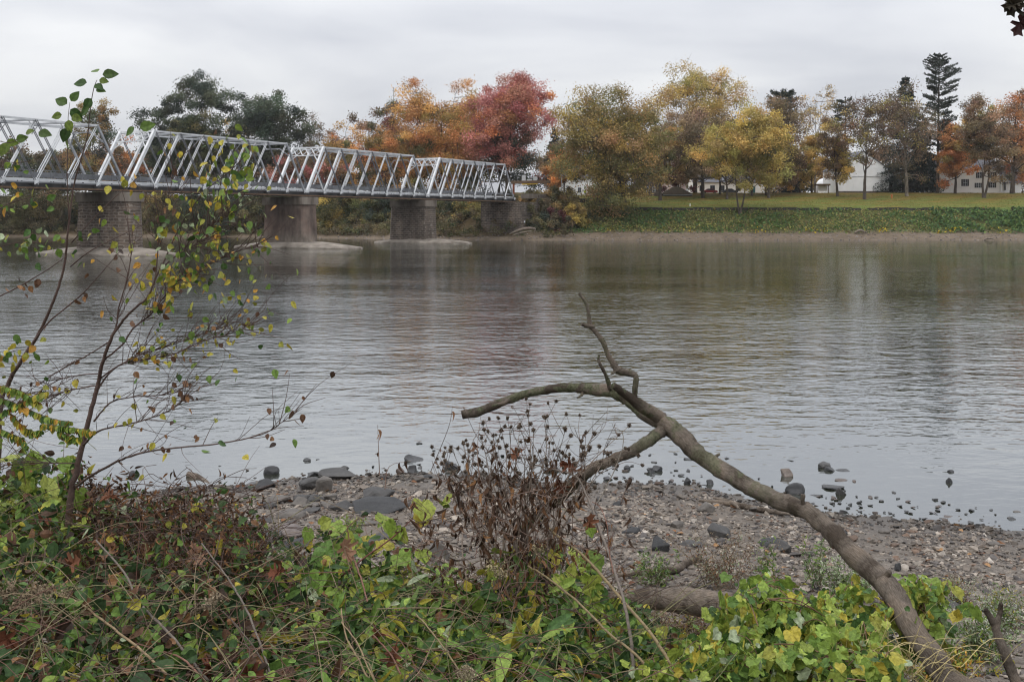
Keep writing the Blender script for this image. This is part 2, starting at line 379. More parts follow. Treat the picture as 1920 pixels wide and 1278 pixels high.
def mat_rock():
    m, nt, b, o = M_base('basalt_rock')
    v = coords(nt); a = N(nt, 'ShaderNodeAttribute'); a.attribute_name = 'tint'
    f = noise_(nt, v, 3.2, 9, .7); c = mix(nt, 1.0, a.outputs['Color'], ramp(nt, f, [(.28, (.6, .6, .6)), (.5, (1, 1, 1)), (.72, (1.45, 1.42, 1.38))]), 'MULTIPLY')
    L(nt, c, b.inputs['Base Color'])
    g = N(nt, 'ShaderNodeNewGeometry'); sp = N(nt, 'ShaderNodeSeparateXYZ'); L(nt, g.outputs['Position'], sp.inputs[0])
    wet = N(nt, 'ShaderNodeMapRange'); wet.clamp = True
    for k, vv in ((1, .03), (2, .1), (3, .3), (4, .8)): wet.inputs[k].default_value = vv
    L(nt, sp.outputs[2], wet.inputs[0]); L(nt, wet.outputs[0], b.inputs['Roughness'])
    bump(nt, b, noise_(nt, v, 9, 8, .72), .55, .05); return m
MAT['rock'] = mat_rock()
MAT['stone'] = mat_tint('river_stone', .75, .4, 60, .006, .3, 25)
def mat_flat(name, c, rough=.6, var=.12, sc=.8):
    return mat_noise(name, [(.3, tuple(k * (1 - var) for k in c)), (.7, tuple(k * (1 + var) for k in c))], sc, rough, .08, .02)
MAT['white_wall'] = mat_flat('white_painted_boards', (.86, .87, .88), .7, .06, .5)
MAT['cream_wall'] = mat_flat('off_white_render', (.8, .78, .75), .8, .06, .5)
MAT['pink_wall'] = mat_flat('pale_pink_boards', (.72, .58, .56), .8, .06, .5)
MAT['roof_grey'] = mat_flat('grey_shingles', (.14, .14, .155), .85, .2, 1.4)
MAT['roof_brown'] = mat_flat('brown_shingles', (.085, .065, .042), .9, .25, 1.2)
MAT['stone_wall'] = mat_flat('rubble_stone_wall', (.13, .105, .09), .95, .4, 1.5)
MAT['wall_dark'] = mat_flat('dark_retaining_stone', (.05, .045, .04), .95, .4, 1.3)
MAT['glass'] = mat_flat('dark_window_glass', (.03, .035, .045), .12, .3, .5)
MAT['shutter'] = mat_flat('dark_shutter', (.045, .04, .04), .7, .2, 2)
MAT['timber'] = mat_flat('brown_timber', (.13, .085, .055), .85, .3, 2)
MAT['yellow'] = mat_flat('yellow_painted_bar', (.75, .48, .06), .6, .1, 1)
MAT['lime'] = mat_flat('fluorescent_sign', (.62, .75, .06), .6, .05, 1)
MAT['rust'] = mat_flat('rust_red_metal', (.26, .075, .035), .7, .25, 1)
MAT['alum'] = mat_flat('pale_grey_metal', (.42, .43, .43), .5, .1, 1)
MAT['orange'] = mat_flat('orange_paint', (.5, .14, .04), .6, .1, 1)
MAT['car_white'] = mat_flat('white_car_paint', (.75, .76, .78), .25, .02, 1)
MAT['car_dark'] = mat_flat('dark_car_paint', (.06, .065, .075), .25, .05, 1)
MAT['car_red'] = mat_flat('maroon_car_paint', (.2, .03, .03), .25, .05, 1)
MAT['rubber'] = mat_flat('tyre_rubber', (.02, .02, .02), .9, .1, 1)
MAT['green_door'] = mat_flat('dark_teal_panel', (.02, .09, .10), .6, .1, 1)

# ------------------------------------------------------------------ near shore terrain
SHORE_PX = [(-400, 930), (0, 922), (300, 916), (450, 910), (560, 896), (650, 891), (800, 886), (900, 893), (1100, 906), (1300, 908), (1400, 934), (1500, 955), (1600, 966), (1750, 978), (1920, 997), (2300, 1030)]
_sy = np.array([H * F / (y - HY) for _, y in SHORE_PX]); _sx = np.array([(x - 960) * Y / F for (x, _), Y in zip(SHORE_PX, _sy)])
def shore(X): return np.interp(X, _sx, _sy)
def vnoise(X, Y, sc, seed=0.0):
    X = np.asarray(X, float); Y = np.asarray(Y, float); s = np.zeros(np.broadcast(X, Y).shape)
    g = np.random.default_rng(int(seed * 10) + 5)
    for k in range(7):
        a = g.uniform(0, 6.28); f = g.uniform(.6, 1.7) / sc; ph = g.uniform(0, 6.28)
        s = s + np.sin((X * math.cos(a) + Y * math.sin(a)) * f * 6.28 + ph)
    return s / 7
BANKY = [-30, 0, 1.5, 3.5, 5, 6.5, 8, 10, 13, 17]; BANKZ = [3.2, 2.95, 2.9, 2.65, 2.15, 1.55, 1.05, .62, .2, -.6]
def hz(X, Y):
    s = shore(X) - Y + .25 * vnoise(X, Y, 2.6, 1) + .1 * vnoise(X, Y, .9, 2)
    b = np.where(s > 0, .085 * s, .06 * s); b = np.clip(b, -.8, .8)
    k = np.interp(Y, BANKY, BANKZ)
    z = np.maximum(b, k + .06 * vnoise(X, Y, 1.5, 3))
    return z + .018 * vnoise(X, Y, .55, 4) + .012 * vnoise(X, Y, .24, 5)
def ghit(x, y, water=True):
    Ys = np.arange(3.2, 60, .01); X = (x - 960) * Ys / F; Z = H - (y - HY) * Ys / F
    g = hz(X, Ys); g = np.maximum(g, 0) if water else g
    i = int(np.argmax(Z <= g)); return np.array((X[i], Ys[i], g[i]))
def grid(name, xs, ys, zf, mat, cf=None):
    Xg, Yg = np.meshgrid(xs, ys); Z = zf(Xg, Yg); n = len(xs)
    i = np.arange(len(ys) - 1)[:, None] * n; j = np.arange(n - 1)[None]
    q = np.stack([i + j, i + j + 1, i + n + j + 1, i + n + j], -1).reshape(-1, 4)
    mb = MB(); mb.add(np.stack([Xg, Yg, Z], -1).reshape(-1, 3), q, None if cf is None else cf(Xg, Yg).reshape(-1, 3))
    return mb.build(name, mat, None, True)
xs = np.concatenate([np.arange(-120, -14, 4), np.arange(-14, 14, .11), np.arange(14, 120, 4)])
ys = np.concatenate([np.arange(-40, 2, 2), np.arange(2, 26, .11), np.arange(26, 40, 2)])
tag(grid('river_beach_ground', xs, ys, hz, MAT['beach']), 'pebbly near shore and bank soil', None, None, 'structure')
mb = MB(); mb.add([(-900, 8, 0), (900, 8, 0), (900, 330, 0), (-900, 330, 0)], np.array([[0, 1, 2, 3]]))
tag(mb.build('river_water', MAT['water']), 'rippled grey river', None, None, 'structure')

# ------------------------------------------------------------------ far bank terrain
FS = [(-900, 262), (-120, 256), (-68, 254), (-46, 243), (-28, 231), (-8, 219), (4, 216.5), (15, 218), (110, 219), (900, 219)]
def fshore(X): return np.interp(X, [a for a, _ in FS], [b for _, b in FS])
FPX = [-30, 0, 6.5, 8, 17, 17.6, 66, 90, 700]; FPZ = [-2.5, 0, 1.5, 2.0, 6.25, 6.75, 11.2, 11.6, 16]
def gz(X, Y):
    s = Y - fshore(X) + 1.0 * vnoise(X, Y, 17, 6)* np.clip((fshore(X)+16-Y)/10,0,1)
    return np.interp(s, FPX, FPZ) + .05 * vnoise(X, Y, 3, 7) + .12 * vnoise(X, Y, 11, 8)
def fhit(x, y):
    Ys = np.arange(212, 420, .05); X = (x - 960) * Ys / F; Z = H - (y - HY) * Ys / F
    g = gz(X, Ys); i = int(np.argmax(Z <= g)); return np.array((X[i], Ys[i], g[i]))
def fcol(X, Y):
    s = Y - fshore(X); c = np.zeros(X.shape + (3,))
    mud = lin((114, 102, 88), .85); moss = lin((84, 88, 52), .8); lawn = lin((104, 116, 58), .8); leafy = lin((140, 116, 62), .7)
    wgt = np.clip((s - 6) / 2.5, 0, 1)[..., None]; c = mud * (1 - wgt) + moss * wgt
    wl = np.clip((s - 17) / .5, 0, 1)[..., None]; lf = np.clip(.42 + 1.1 * vnoise(X, Y, 9, 9) + (s - 40) / 70, 0, 1)[..., None]
    c = c * (1 - wl) + wl * (lawn * (1 - lf) + leafy * lf)
    wood = np.clip((6 - X) / 8, 0, 1)[..., None] * np.clip((s - 2) / 2, 0, 1)[..., None]       # leaf-strewn soil under the wooded bank
    return c * (1 - wood) + wood * lin((86, 74, 54), .8)
xs = np.concatenate([np.arange(-700, -130, 12), np.arange(-130, 135, .8), np.arange(135, 700, 12)])
ys = np.concatenate([np.arange(205, 296, .5), np.arange(296, 700, 10)])
tag(grid('far_bank_ground', xs, ys, gz, MAT['farbank'], fcol), 'mud strip and sloping lawn of the far bank', None, None, 'structure')

# ------------------------------------------------------------------ truss bridge
DX, DY = 15.95, 31.0; SPAN = math.hypot(DX, DY); BD = np.array((DX, DY, 0)) / SPAN; BW = np.array((-BD[1], BD[0], 0))
B0 = np.array((-47.3, 131.0, 0)); TW = 6.0
ZB, ZT = 8.55, 15.55
def B(s, w_, z): return B0 + BD * s + BW * w_ + np.array((0, 0, z))
bridge = empty('truss_bridge', B(0, 3, 0))
tag(bridge, 'silver steel truss bridge on stone piers crossing the river', 'bridge')
UPB = np.cross(BD, BW)
def one(name, mat, parent, fn):
    m = MB(); fn(m); return m.build(name, mat, parent)
def truss_span(i):
    s0 = (i - 1) * SPAN; pn = (SPAN - .5) / 8; bs = [s0 + .25 + k * pn for k in range(9)]
    m = MB()                                            # floor beams and top bracing between the two trusses
    for k in range(1, 8):
        beam(m, B(bs[k], 0, ZT + .02), B(bs[k], TW, ZT + .02), .16, .22)
        if k < 7:
            beam(m, B(bs[k], 0, ZT - .1), B(bs[k + 1], TW, ZT - .1), .08, .08); beam(m, B(bs[k], TW, ZT - .11), B(bs[k + 1], 0, ZT - .11), .08, .08)
        if 1 < k < 7:
            for ww in (0, TW):
                beam(m, B(bs[k], ww, ZT - 1.1), B(bs[k], ww + (1.1 if ww == 0 else -1.1), ZT - .1), .07, .07)
    sp = m.build('truss_span', MAT['grey_steel'], bridge)
    one('floor_beams', MAT['dark_steel'], sp, lambda m: [beam(m, B(b, -.3, ZB - .42), B(b, TW + .3, ZB - .42), .25, .55) for b in bs])
    for ww in (0, TW):
        o = -1 if ww == 0 else 1
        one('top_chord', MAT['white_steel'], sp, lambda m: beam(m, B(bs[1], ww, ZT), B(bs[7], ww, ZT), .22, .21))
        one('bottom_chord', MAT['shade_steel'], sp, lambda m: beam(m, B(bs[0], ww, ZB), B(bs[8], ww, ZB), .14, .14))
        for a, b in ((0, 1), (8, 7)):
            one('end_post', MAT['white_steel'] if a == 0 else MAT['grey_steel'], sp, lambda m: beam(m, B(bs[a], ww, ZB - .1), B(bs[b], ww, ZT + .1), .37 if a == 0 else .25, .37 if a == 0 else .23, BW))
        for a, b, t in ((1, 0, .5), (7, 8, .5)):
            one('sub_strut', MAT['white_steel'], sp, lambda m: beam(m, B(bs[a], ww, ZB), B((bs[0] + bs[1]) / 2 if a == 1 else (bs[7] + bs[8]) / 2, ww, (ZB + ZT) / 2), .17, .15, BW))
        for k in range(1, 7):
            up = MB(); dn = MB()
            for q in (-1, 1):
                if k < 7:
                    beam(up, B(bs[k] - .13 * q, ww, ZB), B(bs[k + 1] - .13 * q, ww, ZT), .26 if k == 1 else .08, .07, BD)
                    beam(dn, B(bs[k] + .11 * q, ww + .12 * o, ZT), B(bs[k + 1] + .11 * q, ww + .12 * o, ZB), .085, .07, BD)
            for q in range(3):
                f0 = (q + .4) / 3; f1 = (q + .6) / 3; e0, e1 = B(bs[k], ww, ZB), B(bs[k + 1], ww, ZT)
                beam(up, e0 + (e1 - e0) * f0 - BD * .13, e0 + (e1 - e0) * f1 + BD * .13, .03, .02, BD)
            up.build('diagonal', MAT['white_steel'], sp); dn.build('diagonal', MAT['shade_steel'], sp)  # down bars get the darker steel, their shade painted in
        for b in bs: one('gusset_plate', MAT['white_steel'], sp, lambda m: beam(m, B(b - .28, ww + .19 * o, ZB), B(b + .28, ww + .19 * o, ZB), .05, .5))
    for a, b, c in ((0, 1, 1), (8, 7, -1)):                 # portal lattice
        def portal(m):
            def e(w_, t): return B(bs[b] - c * (1 - t) * pn, w_, ZB + t * (ZT - ZB))
            beam(m, e(0, 1.0), e(TW, 1.0), .2, .2); 
            if c == 1:
                beam(m, e(0, .82), e(TW, .82), .16, .16)
                for q in range(5):
                    beam(m, e(TW * q / 5, .83), e(TW * (q + 1) / 5, .99), .1, .1); beam(m, e(TW * q / 5, .99), e(TW * (q + 1) / 5, .83), .1, .1)
                beam(m, e(0, .66), e(1.3, .82), .12, .12); beam(m, e(TW, .66), e(TW - 1.3, .82), .12, .12)
            else:
                beam(m, e(0, .7), e(1.6, .9), .14, .14); beam(m, e(TW, .7), e(TW - 1.6, .9), .14, .14); beam(m, e(1.6, .9), e(TW - 1.6, .9), .14, .14)
        one('portal_brace', MAT['white_steel'] if c == 1 else MAT['grey_steel'], sp, portal)
    [one('bracket', MAT['grey_steel'], sp, lambda m: beam(m, B(b, -.02, ZB - .35), B(b, -.55, ZB - .05), .12, .1)) for b in bs[:-1]]
for i in range(4): truss_span(i)
S0, S1 = -SPAN, 3 * SPAN
def deck(m):
    beam(m, B(S0, TW / 2, ZB - .02), B(S1 + .3, TW / 2, ZB - .02), TW - 1.0, .22)
    for w_ in (.6, 2.2, 3.8, 5.4): beam(m, B(S0, w_, ZB - .34), B(S1, w_, ZB - .34), .16, .4)
one('deck', MAT['dark_steel'], bridge, deck)
one('deck_edge', MAT['white_steel'], bridge, lambda m: [beam(m, B(S0, w_, ZB + .33), B(S1, w_, ZB + .33), .1, .26) for w_ in (.45, TW - .45)])
one('lower_flange', MAT['timber'], bridge, lambda m: beam(m, B(S0, -.28, ZB - .62), B(S1, -.28, ZB - .62), .14, .2))
def rail(m):
    for w_ in (.55, TW - .55):
        beam(m, B(S0, w_, ZB + .95), B(S1, w_, ZB + .95), .06, .34); beam(m, B(S0, w_, ZB + 1.4), B(S1, w_, ZB + 1.4), .06, .06)
        for k in range(int((S1 - S0) / 2.2)): beam(m, B(S0 + k * 2.2, w_ - .06, ZB), B(S0 + k * 2.2, w_ - .06, ZB + 1.42), .09, .09)
one('guard_rail', MAT['shade_steel'], bridge, rail)
def hand(m):
    for z in (1.2, .75): beam(m, B(S0, TW + 1.6, ZB + z), B(S1, TW + 1.6, ZB + z), .05, .05)
    for k in range(int((S1 - S0) / 2.9)): beam(m, B(S0 + k * 2.9, TW + 1.6, ZB), B(S0 + k * 2.9, TW + 1.6, ZB + 1.2), .06, .06)
    beam(m, B(S0, TW + 1.0, ZB - .02), B(S1, TW + 1.0, ZB - .02), 1.3, .1)
one('footway', MAT['grey_steel'], bridge, hand)
def pier(i, mat, apron=True, wl=-10, wr=13.5, ah=.95):
    s = (i - 1) * SPAN
    def plan(th, a, b, nose): return [tuple(B(s + x, y, 0)[:2]) for x, y in ((-th, a + nose), (-th * .5, a + .2), (th * .5, a + .2), (th, a + nose), (th, b - nose), (th * .5, b - .2), (-th * .5, b - .2), (-th, b - nose))][::-1]
    m = MB(); prism(m, plan(1.95, -1.75, 7.6, 1.0), -.6, 6.55, .93); pr = m.build('pier', mat, bridge)
    m = MB(); prism(m, plan(1.95, -1.6, 7.45, .7), 6.552, 7.72, 1.0); m.build('pier_cap', MAT['concrete'], pr)
    if apron:
        n = 44; mb = MB(); g = np.random.default_rng(i + 3); rings = []
        for rr, z in ((1.03, -.5), (1.0, .16), (.97, .24), (.9, .36), (.62, ah * .8), (.42, ah), (0.0, ah)):
            th = np.arange(n) * 2 * np.pi / n; c = (wl + wr) / 2; ha = (wr - wl) / 2
            ca, sa = np.cos(th), np.sin(th)
            wv = c + ha * rr * ca; sv = 4.3 * rr * np.sign(sa) * np.abs(sa) ** .8 * (1 - .25 * np.abs(ca) ** 3)
            jit = 1 + (g.normal(0, .012, n) if rr > .9 else 0)
            rings.append(np.array([B(s + a * j, 3 + (b - 3) * j, z) for a, b, j in zip(sv, wv, np.broadcast_to(jit, (n,)))]))
        v = np.concatenate(rings); k = len(rings)
        ii = np.arange(k - 1)[:, None] * n; jj = np.arange(n)[None]; j2 = (jj + 1) % n
        mb.add(v, np.stack([ii + jj, ii + j2, ii + n + j2, ii + n + jj], -1).reshape(-1, 4)); mb.build('pier_apron', MAT['apron'], pr)
pier(1, MAT['brick'], True, -8.5, 15); pier(2, MAT['render'], True, -10, 13.5); pier(3, MAT['brick'], True, -9, 11, .8)
def abut(m):
    pl = [B(S1 - 1.2, -1.6, 0), B(S1 - 1.2, 7.5, 0), B(S1 + 8, 7.5, 0), B(S1 + 8, -1.6, 0)]
    prism(m, [p[:2] for p in pl][::-1], -.5, 7.9, .985)
ab = one('abutment', MAT['brick'], bridge, abut)
one('survey_plate', MAT['white_wall'], ab, lambda m: beam(m, B(S1 + 1.0, -1.70, 3.75), B(S1 + 1.5, -1.70, 3.75), .06, .4))

# approach road wall beyond the bridge
wl_ = empty('approach_wall', P(985, 375, 233)); tag(wl_, 'low concrete parapet wall where the bridge meets the far bank', 'wall')
one('parapet', MAT['concrete'], wl_, lambda m: beam(m, B(S1 + .6, -1.4, 9.1), B(S1 + 14, -1.4, 9.35), .4, 1.0))
one('retaining_face', MAT['stone_wall'], wl_, lambda m: beam(m, B(S1 + 8.05, -1.45, 7.9), B(S1 + 30, -1.45, 7.9), .5, 3.2))
ww = empty('stone_wall', P(1085, 385, 250)); tag(ww, 'dark stone retaining wall topped by a post fence, right of the toll canopy', 'wall')
one('wall_face', MAT['wall_dark'], ww, lambda m: beam(m, P(1052, 380, 250), P(1112, 381, 250), .5, 1.9))
one('coping', MAT['concrete'], ww, lambda m: beam(m, P(1051, 371.6, 250), P(1113, 372.6, 250), .7, .2))
one('fence_rail', MAT['timber'], ww, lambda m: beam(m, P(1052, 364, 250), P(1112, 365, 250), .1, .12))
for k in range(7):
    one('fence_post', MAT['timber'], ww, lambda m: beam(m, P(1054 + k * 9, 370, 250), P(1054 + k * 9, 362, 250), .18, .18))

# toll canopy
tcn = empty('toll_canopy', P(995, 365, 243)); tag(tcn, 'flat toll canopy with a yellow bar and rooftop boxes at the far bridge end', 'canopy')
def YB(x, y, d=0): return P(x, y, 243 + d)
one('roof_slab', MAT['timber'], tcn, lambda m: beam(m, YB(958, 342), YB(1032, 341), 3.0, .62))
for a, b, y0 in ((978, 986, 328.5), (999, 1008, 331)):
    one('rooftop_unit', MAT['alum'], tcn, lambda m: beam(m, YB((a + b) / 2, 339.2), YB((a + b) / 2, y0), .95, .9))
one('rooftop_duct', MAT['alum'], tcn, lambda m: beam(m, YB(988, 337.6), YB(998, 337.6), .8, .35))
one('clearance_bar', MAT['yellow'], tcn, lambda m: beam(m, YB(978, 345.4, -1.2), YB(1008, 344.6, -1.2), .3, .26))
one('canopy_post', MAT['alum'], tcn, lambda m: beam(m, YB(1024, 367), YB(1024, 340), .22, .24))
one('canopy_post', MAT['rust'], tcn, lambda m: beam(m, YB(963, 364, 3), YB(963, 342, 3), .5, .5))
one('lamp_head', MAT['white_wall'], tcn, lambda m: beam(m, YB(1029, 341), YB(1031, 341), .3, .4))
pp = empty('lamp_pole', P(1053, 366, 246)); tag(pp, 'thin grey pole with a short crossarm in front of the orange tree', 'pole')
one('pole', MAT['alum'], pp, lambda m: beam(m, P(1053, 368, 246), P(1053, 328, 246), .17, .17))
one('crossarm', MAT['alum'], pp, lambda m: beam(m, P(1048, 333, 246), P(1054.5, 333, 246), .1, .1))
ys_ = empty('warning_sign', P(1097, 372, 249)); tag(ys_, 'small fluorescent yellow-green road sign before the white house', 'sign')
one('sign_plate', MAT['lime'], ys_, lambda m: beam(m, P(1094.6, 359.3, 249), P(1099.2, 359.3, 249), .06, .55))
one('sign_post', MAT['alum'], ys_, lambda m: beam(m, P(1097, 372, 249.1), P(1097, 359, 249.1), .07, .07))
ms_ = empty('radio_mast', P(738, 300, 330)); tag(ms_, 'thin radio mast rising above the orange treetops', 'mast')
one('mast', MAT['alum'], ms_, lambda m: beam(m, P(738, 330, 330), P(738, 166, 330), .22, .22))
one('antenna', MAT['alum'], ms_, lambda m: [beam(m, P(735, y, 330), P(741, y, 330), .12, .12) for y in (170, 180, 192)])

# ------------------------------------------------------------------ buildings beyond the lawn
def wall_windows(root, wins, Y, frame_mat, shut=True, pane='glass'):
    for (x0, x1, y0, y1) in wins:
        m = MB(); c0 = P(x0, y1, Y - .06); c1 = P(x1, y0, Y + .05); box(m, (c0[0] - .06, c0[1], c0[2] - .06), (c1[0] + .06, c1[1], c1[2] + .06)); fr = m.build('window', frame_mat, root)
        m = MB(); box(m, (c0[0], c0[1] - .03, c0[2]), (c1[0], c0[1] + .02, c1[2])); m.build('pane', MAT[pane], fr)
        m = MB(); xm = (c0[0] + c1[0]) / 2; zm = (c0[2] + c1[2]) / 2
        box(m, (xm - .03, c0[1] - .06, c0[2]), (xm + .03, c0[1] - .033, c1[2])); box(m, (c0[0], c0[1] - .055, zm - .025), (c1[0], c0[1] - .035, zm + .025)); m.build('sash_bar', frame_mat, fr)
        if shut:
            m = MB(); wv = (c1[0] - c0[0]) * .42
            for a in (c0[0] - wv - .05, c1[0] + .05): box(m, (a, c0[1] - .02, c0[2]), (a + wv, c0[1] + .1, c1[2]))
            m.build('shutter', MAT['shutter'], fr)
def gable(root, xl, xr, yb, ye, yr, Y, depth, wall, roof, side_gable=False, over=.35):
    a = P(xl, yb, Y); b = P(xr, yb, Y); ze = P(xl, ye, Y)[2]; zr = P(xl, yr, Y)[2]; z0 = a[2] - .6; x0, x1 = a[0], b[0]; y0, y1 = Y, Y + depth; m = MB(); r = MB()
    if not side_gable:
        xm = (x0 + x1) / 2
        pf = np.array([(x0, y0, z0), (x1, y0, z0), (x1, y0, ze), (xm, y0, zr), (x0, y0, ze)]); pb = pf + (0, depth, 0)
        m.add(np.vstack([pf, pb]), [np.array([[0, 1, 2, 3, 4], [9, 8, 7, 6, 5]]), np.array([[0, 5, 6, 1], [1, 6, 7, 2], [0, 4, 9, 5]])])
        for xe in (x0, x1):
            sgn = np.sign(xe - xm); sl = (zr - ze) / abs(xm - xe)
            p0 = np.array((xm, y0 - over, zr + .12)); e = np.array((xe + sgn * over, y0 - over, ze - sl * over + .12))
            q = np.array([p0, e, e + (0, depth + 2 * over, 0), p0 + (0, depth + 2 * over, 0)]); r.add(np.vstack([q, q + (0, 0, .15)]), np.array([[0, 1, 2, 3], [4, 7, 6, 5], [0, 4, 5, 1], [1, 5, 6, 2], [2, 6, 7, 3]]))
    else:
        ym = (y0 + y1) / 2
        pf = np.array([(x0, y0, z0), (x0, y0, ze), (x0, ym, zr), (x0, y1, ze), (x0, y1, z0)]); pb = pf.copy(); pb[:, 0] = x1
        m.add(np.vstack([pf, pb]), [np.array([[0, 1, 2, 3, 4], [9, 8, 7, 6, 5]]), np.array([[0, 5, 6, 1], [3, 8, 9, 4]])])
        for ye_ in (y0, y1):
            sgn = np.sign(ye_ - ym); sl = (zr - ze) / abs(ym - ye_)
            p0 = np.array((x0 - over, ym, zr + .12)); e = np.array((x0 - over, ye_ + sgn * over, ze - sl * over + .12)); dx = (x1 - x0 + 2 * over, 0, 0)
            q = np.array([p0, e, e + dx, p0 + dx]); r.add(np.vstack([q, q + (0, 0, .15)]), np.array([[0, 1, 2, 3], [4, 7, 6, 5], [0, 4, 5, 1], [1, 5, 6, 2], [2, 6, 7, 3], [3, 7, 4, 0]]))
    return m.build('wall', wall, root), r.build('roof', roof, root)

YH = 291
h = empty('white_barn', P(1620, 361, YH)); tag(h, 'white boarded barn with its gable end facing the river', 'barn')
gable(h, 1571, 1667, 362, 318, 284, YH, 14, MAT['white_wall'], MAT['roof_grey'])
def boards(m):
    for k in range(24):
        x = 1574 + k * 4; yt = 318 - 34 * (1 - abs(x - 1619) / 48) + 3
        beam(m, P(x, 360, YH - .02), P(x, yt, YH - .02), .05, .06)
one('board_battens', MAT['white_wall'], h, boards)
one('barn_door', MAT['white_wall'], h, lambda m: beam(m, P(1600, 346, YH - .05), P(1624, 346, YH - .05), .12, 4.0))
one('door_track', MAT['alum'], h, lambda m: beam(m, P(1598, 331, YH - .1), P(1650, 331, YH - .1), .1, .12))
one('foundation', MAT['stone_wall'], h, lambda m: beam(m, P(1570.6, 361.5, YH - .1), P(1667.4, 361.5, YH - .1), .2, .9))
m = MB(); a = P(1667.5, 362, YH + 3); b = P(1691, 322, YH + 3); box(m, (a[0], YH + 3, a[2] - .5), (b[0], YH + 9, b[2])); m.build('side_wing', MAT['white_wall'], h)

h = empty('farmhouse', P(1810, 358, 292)); tag(h, 'long white two-storey farmhouse with shuttered windows and a dark side roof', 'house')
gable(h, 1762, 1874, 359, 317, 300, 292, 8, MAT['cream_wall'], MAT['roof_grey'], True)
wall_windows(h, [(1768, 1775, 338, 350), (1806, 1813, 336, 349), (1831, 1838, 343, 352), (1857, 1864, 342, 352), (1833, 1839, 323, 334), (1857, 1864, 323, 334)], 292, MAT['white_wall'])
m = MB(); gable_root = h
gable(h, 1874.5, 1915, 358, 342, 311, 295, 8, MAT['white_wall'], MAT['roof_grey'], True)
one('porch_roof', MAT['white_wall'], h, lambda m: m.add(np.array([P(1877, 341, 290), P(1892, 341, 290), P(1884.5, 330, 290), P(1877, 341, 294.6), P(1892, 341, 294.6), P(1884.5, 330, 294.6)]), [np.array([[0, 1, 2], [5, 4, 3]]), np.array([[0, 2, 5, 3], [1, 4, 5, 2], [0, 3, 4, 1]])]))
for x in (1878, 1891): one('porch_column', MAT['white_wall'], h, lambda m: beam(m, P(x, 358, 290.2), P(x, 341, 290.2), .25, .25))
one('front_door', MAT['shutter'], h, lambda m: beam(m, P(1884, 357, 294.9), P(1884, 343, 294.9), 1.0, .1))
one('chimney', MAT['rust'], h, lambda m: beam(m, P(1889, 326, 297), P(1889, 308, 297), 1.2, 1.2))

h = empty('white_house', P(1090, 362, 275)); tag(h, 'white house with a grey roof half hidden behind the orange tree', 'house')
gable(h, 1052, 1125, 372, 334, 312, 275, 9, MAT['white_wall'], MAT['roof_grey'], True)
wall_windows(h, [(1084, 1089, 352, 361), (1104, 1109, 350, 361), (1064, 1069, 350, 361)], 275, MAT['alum'], False)
h = empty('stone_house', P(1221, 374, 272)); tag(h, 'brown stone house behind the forked trunk, with one small window', 'house')
gable(h, 1196, 1236, 376, 330, 316, 272, 8, MAT['stone_wall'], MAT['roof_grey'], True)
wall_windows(h, [(1209.5, 1215, 351, 360), (1224, 1229, 351, 360)], 272, MAT['white_wall'], False)
h = empty('pink_house', P(1262, 362, 288)); tag(h, 'pale pink boarded gable house behind the dark red tree', 'house')
gable(h, 1236, 1286, 366, 326, 300, 288, 10, MAT['pink_wall'], MAT['roof_grey'])
wall_windows(h, [(1268, 1273, 340, 350)], 288, MAT['white_wall'], False)
h = empty('spring_house', P(1272, 373, 276)); tag(h, 'low stone hut with a brown hipped roof on the lawn', 'hut')
m = MB(); a = P(1245, 374, 272); b = P(1297, 364.6, 272); box(m, (a[0], 272, a[2] - .5), (b[0], 278, b[2])); m.build('wall', MAT['wall_dark'], h)
m = MB(); z0 = b[2] + .02; zt = P(0, 350, 275)[2]; xm = (a[0] + b[0]) / 2; o_ = .4
pv = np.array([(a[0] - o_, 271.6, z0), (b[0] + o_, 271.6, z0), (b[0] + o_, 278.4, z0), (a[0] - o_, 278.4, z0), (xm - .8, 275, zt), (xm + .8, 275, zt)])
m.add(pv, [np.array([[0, 1, 5, 4], [2, 3, 4, 5], [3, 2, 1, 0]]), np.array([[1, 2, 5], [3, 0, 4]])]); m.build('roof', MAT['roof_brown'], h)
one('eave_band', MAT['alum'], h, lambda m: beam(m, P(1244, 365.6, 271.8), P(1298, 365.6, 271.8), .12, .2))
h = empty('notice_kiosk', P(1543, 363, 286)); tag(h, 'small roofed wooden notice board on the lawn, left of the white barn', 'kiosk')
one('kiosk_roof', MAT['timber'], h, lambda m: beam(m, P(1529, 346.5, 285), P(1555, 346.5, 285), 2.2, .45))
one('notice_panel', MAT['cream_wall'], h, lambda m: beam(m, P(1534, 353, 285.2), P(1551, 353, 285.2), .15, 1.5))
for x in (1532, 1553): one('kiosk_post', MAT['timber'], h, lambda m: beam(m, P(x, 364, 285.2), P(x, 347, 285.2), .22, .22))
h = empty('white_marquee', P(1543, 345, 320)); tag(h, 'white domed marquee behind the wooden notice board', 'tent')
m = MB(); c = P(1543, 352, 312); rings = []
for t in np.linspace(0, 1, 6): rings.append([(c[0] + 2.2 * math.cos(t * 1.5) * math.cos(a), 312 + 2.2 * math.cos(t * 1.5) * math.sin(a), c[2] - .2 + 2.9 * math.sin(t * 1.5)) for a in np.arange(16) * math.pi / 8])
v = np.array(rings).reshape(-1, 3); ii = np.arange(5)[:, None] * 16; jj = np.arange(16)[None]; m.add(v, np.stack([ii + jj, ii + (jj + 1) % 16, ii + 16 + (jj + 1) % 16, ii + 16 + jj], -1).reshape(-1, 4)); m.build('tent_top', MAT['white_wall'], h, True)
one('tent_wall', MAT['white_wall'], h, lambda m: prism(m, [(c[0] + 2.2 * math.cos(a), 312 + 2.2 * math.sin(a)) for a in np.arange(12) * math.pi / 6], c[2] - 3, c[2] - .21))
